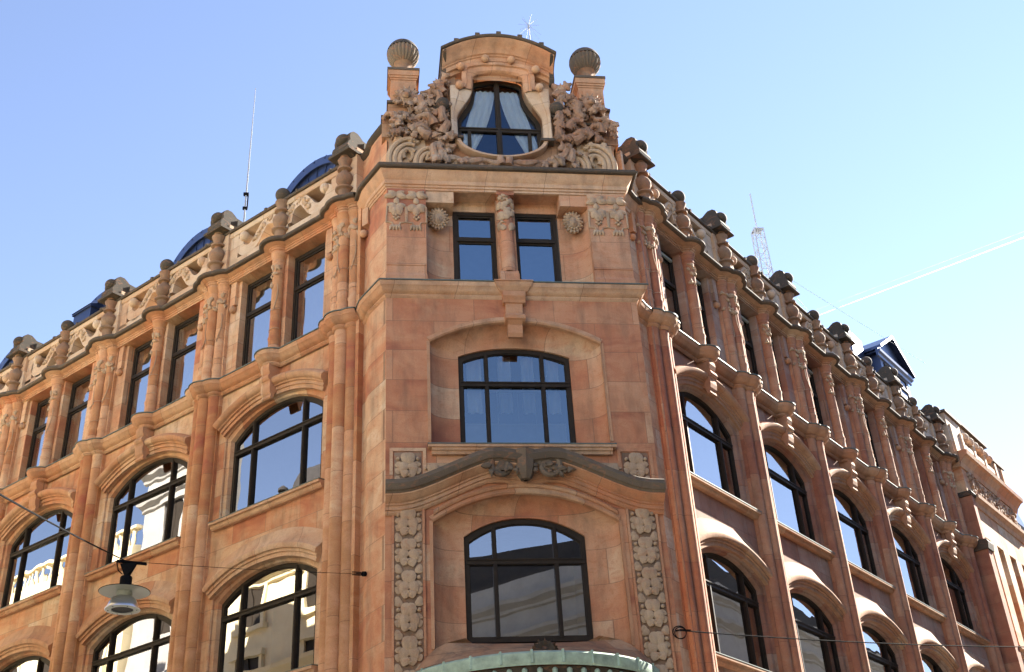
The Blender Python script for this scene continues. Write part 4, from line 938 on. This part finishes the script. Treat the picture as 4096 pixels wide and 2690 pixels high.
MB().lathe((.055,0,0),[(.29,-1.186),(.27,-1.192),(.19,-1.192),(.185,-1.18)],36).build('shade_ring','white',lp)
for t in lin(0,2*PI,6)[:-1]: MB().ball((.055+.24*math.cos(t),.24*math.sin(t),-1.19),.013,5).build('screw','black',lp)
MB().lathe((.055,0,0),[(.001,-1.16),(.186,-1.165)],24).build('lamp_glass','room',lp)

hk=Vector((3.04,-.02,8.23)); fe=pix(4400,2587,34)
a=empty('tram_wire',hk); tag(a,'dark wire strung from a coiled hook on the corner across the right street','wire')
MB().tube([q-hk for q in cat(hk,fe,.12)],.013,6).build('cable','black',a)
m=MB(); m.tube([(-.03+.14*math.cos(t),-.05,-.05+.13*math.sin(t)) for t in lin(0,2*PI,24)[:-1]],.012,5,True); m.tube([(-.02+.12*math.cos(t),-.07,-.07+.12*math.sin(t)) for t in lin(0,2*PI,24)[:-1]],.01,5,True); m.tube([(-.1,.02,0),(.0,-.04,.0),(.22,.0,0)],.018,6)
m.build('hook_coil','black',a)

# ------------------------------------------------------------------ contrail
def contrail(name,pp,rad,alpha,label):
    pts=[pix(u,v,2600) for u,v in pp]; m=MB(); rr=random.Random(3)
    n=70; P_=[pts[0].lerp(pts[-1],i/n) for i in range(n+1)]
    m.tube(P_,lambda t: rad*(.45+.55*rr.random())*(.6+.6*t),8)
    mt,t,b=newmat(name); t.nodes.remove(b); out=t.nodes['Material Output']; L=t.links.new
    tr=N(t,'ShaderNodeBsdfTransparent'); tl=N(t,'ShaderNodeBsdfTranslucent',i_Color=(.95,.95,.95,1)); df=N(t,'ShaderNodeBsdfDiffuse',i_Color=(.95,.95,.95,1)); ad=N(t,'ShaderNodeAddShader'); L(tl.outputs[0],ad.inputs[0]); L(df.outputs[0],ad.inputs[1])
    tc=N(t,'ShaderNodeTexCoord'); nz=N(t,'ShaderNodeTexNoise',i_Scale=.035,i_Detail=4.); L(tc.outputs['Object'],nz.inputs['Vector'])
    lw=N(t,'ShaderNodeLayerWeight',i_Blend=.5); f=math_(t,'MULTIPLY',math_(t,'SUBTRACT',1.,lw.outputs['Facing']),math_(t,'MULTIPLY',math_(t,'SUBTRACT',nz.outputs[0],.25,True),2.4*alpha),True)
    mx=N(t,'ShaderNodeMixShader'); L(f,mx.inputs[0]); L(tr.outputs[0],mx.inputs[1]); L(ad.outputs[0],mx.inputs[2]); L(mx.outputs[0],out.inputs[0])
    o=m.build('contrail',mt); tag(o,label,'contrail')
contrail('vapour_dense',[(3275,1262),(4300,873)],.95,.5,'bright white aircraft vapour trail crossing the sky on the right')
contrail('vapour_faint',[(3265,1240),(4300,850)],.8,.04,'faint thin vapour trail just above the bright one')

# ------------------------------------------------------------------ ground and the buildings across the streets (seen in the window panes), plus an added unseen house for bounce light
def struct(o): o['kind']='structure'; return o
struct(MB().poly([(-1500,-1500,-.15),(1500,-1500,-.15),(1500,1500,-.15),(-1500,1500,-.15)]).build('ground','ground'))
def road(frame,x0,x1,y0,y1,nm,mt,z0,z1): return struct(MB().box(x0,x1,y0,y1,z0,z1).build(nm,mt,None,frame))
road(FL,-80,12,-8.5,-2.5,'road','asphalt',-.3,-.12); road(FR,-30,120,-14,-2.6,'road','asphalt',-.3,-.116)
road(FL,-80,2,-2.45,.2,'pavement','paving',-.2,.0); road(FR,-2,120,-2.55,.2,'pavement','paving',-.2,.004)
def block(name,label,frame,x0,x1,yf,yb,H,mat,wins,storeys,sgn,bal=True):
    """a plain town house whose street face is at local y=yf looking towards +y (sgn=1)"""
    b=empty(name,fixed(frame,(x0+x1)/2,(yf+yb)/2,0)); tag(b,label,'building'); b.rotation_euler=(0,0,frame[1]); cx,cy=(x0+x1)/2,(yf+yb)/2
    m=MB(); m.box(x0-cx,x1-cx,yb-cy,yf-cy,0,H); m.build('wall',mat,b)
    f=yf-cy; m=MB()
    for z in (H-1.0,H-2.4,H-6.2): m.prof_x([(f,z-.35),(f+.12,z-.3),(f+.15,z-.2),(f+.4,z-.05),(f+.45,z+.1),(f,z+.15)],x0-cx-.2,x1-cx+.2)
    m.build('cornice',mat,b)
    m=MB()
    if bal: m.box(x0-cx,x1-cx,f-.4,f+.0,H+1.0,H+1.15)
    m.box(x0-cx,x1-cx,f-.4,f+.002,H,H+.2)
    if not bal and mat=='cream':
        m.lathe((-5.6,f-1.6,H),[(1.25,0),(1.25,.9),(1.15,1.5),(.9,2.0),(.5,2.35),(.05,2.5)],24); m.lathe((-7.6,f-1.2,H),[(.13,0),(.13,1.7),(.26,1.75),(.26,1.85),(.05,2.0)],10); m.box(.5,2.2,f-3,f-1.5,H,H+1.6)
    elif not bal: m.prof_y([(x0-cx-.3,H+.2),(x1-cx+.3,H+.2),(-1.5,H+2.0)],-1.5,f-.5)
    n=int((x1-x0)/.45)
    for i in range(n if bal else 0): m.lathe((x0-cx+.2+i*.45,f-.2,H+.2),[(.08,0),(.13,.25),(.06,.5),(.1,.8)],8)
    m.build('balustrade' if bal else 'roof',mat if bal else 'slate',b)
    k=int((x1-x0)/wins)
    for i in range(k):
        xc=x0-cx+(i+.5)*(x1-x0)/k
        for z in storeys:
            fr=MB(); fr.box(xc-.85,xc-.65,f-.02,f+.12,z,z+2.2); fr.box(xc+.65,xc+.85,f-.02,f+.12,z,z+2.2); fr.box(xc-.95,xc+.95,f-.02,f+.25,z+2.2,z+2.45); fr.box(xc-.95,xc+.95,f-.02,f+.2,z-.2,z)
            o=fr.build('window',mat,b); MB().box(xc-.65,xc+.65,f-.01,f+.02,z,z+2.2).box(xc-.05,xc+.05,f+.02,f+.05,z,z+2.2).build('pane','frame',o)
    return b
block('cream_town_house','sunlit cream house with ledges mirrored in the lower left windows',FL,-20.5,-1.5,-11,-19,19.3,'cream',3.3,(4.5,8.2,11.6,15.0),1,False)
block('tall_white_house','tall pale block mirrored in the second left window from the corner',FL,-27,-22.4,-11.3,-13,25,'grey',3.2,(8,12,16,20),1)
block('balustraded_house','cream house with a balustrade mirrored in the farthest left window',FL,-52,-27.2,-11,-19,20.6,'cream',3.4,(8.2,11.6,15.0),1)
block('shaded_stone_house','grey house in shade mirrored in the lower windows of the corner bay',FR,-30,-7,-17,-26,17.6,'grey',3.4,(4.5,8.2,11.3),1,False)
block('shaded_side_house','grey house in shade mirrored in the lower windows of the right street',FR,-6.9,70,-17.2,-26,22.5,'grey',3.6,(4.5,8.2,11.3,15),1,False)
block('bounce_house','unseen pale house added behind the viewer to bounce sunlight onto the corner bay',((0,0),0),-40,34,-62,-72,21,'cream',3.6,(4.5,8.2,11.6,15),1)  # added out of view to throw sunlight back at the corner bay
nb=empty('neighbour_house',fixed(FR,36,3,0)); nb.rotation_euler=(0,0,PI/4); tag(nb,'neighbouring house with a blue black roof dormer at the far end of the right street','building')
MB().box(-4.2,9,-2.8,3,0,18.6).build('wall','grey',nb)
MB().prof_x([(-2.8,18.3),(-3.15,18.5),(-3.2,18.7),(-2.8,18.75)],-4.2,9.1).build('cornice','grey',nb)
MB().prof_x([(-2.7,18.7),(1.5,21.5),(3,21.5),(3,18.6)],-4.2,9).build('roof','slate',nb)
m=MB(); m.box(-3.2,.2,-2.3,2,18.8,20.5); m.prof_y([(-3.5,20.5),(.5,20.5),(.5,20.62),(-1.5,21.7),(-3.5,20.62)],-2.6,2)
d=m.build('dormer','blue',nb); rect_window(-2.7,-.3,19.1,20.3,-2.36,19.8,'mirror').parent=d
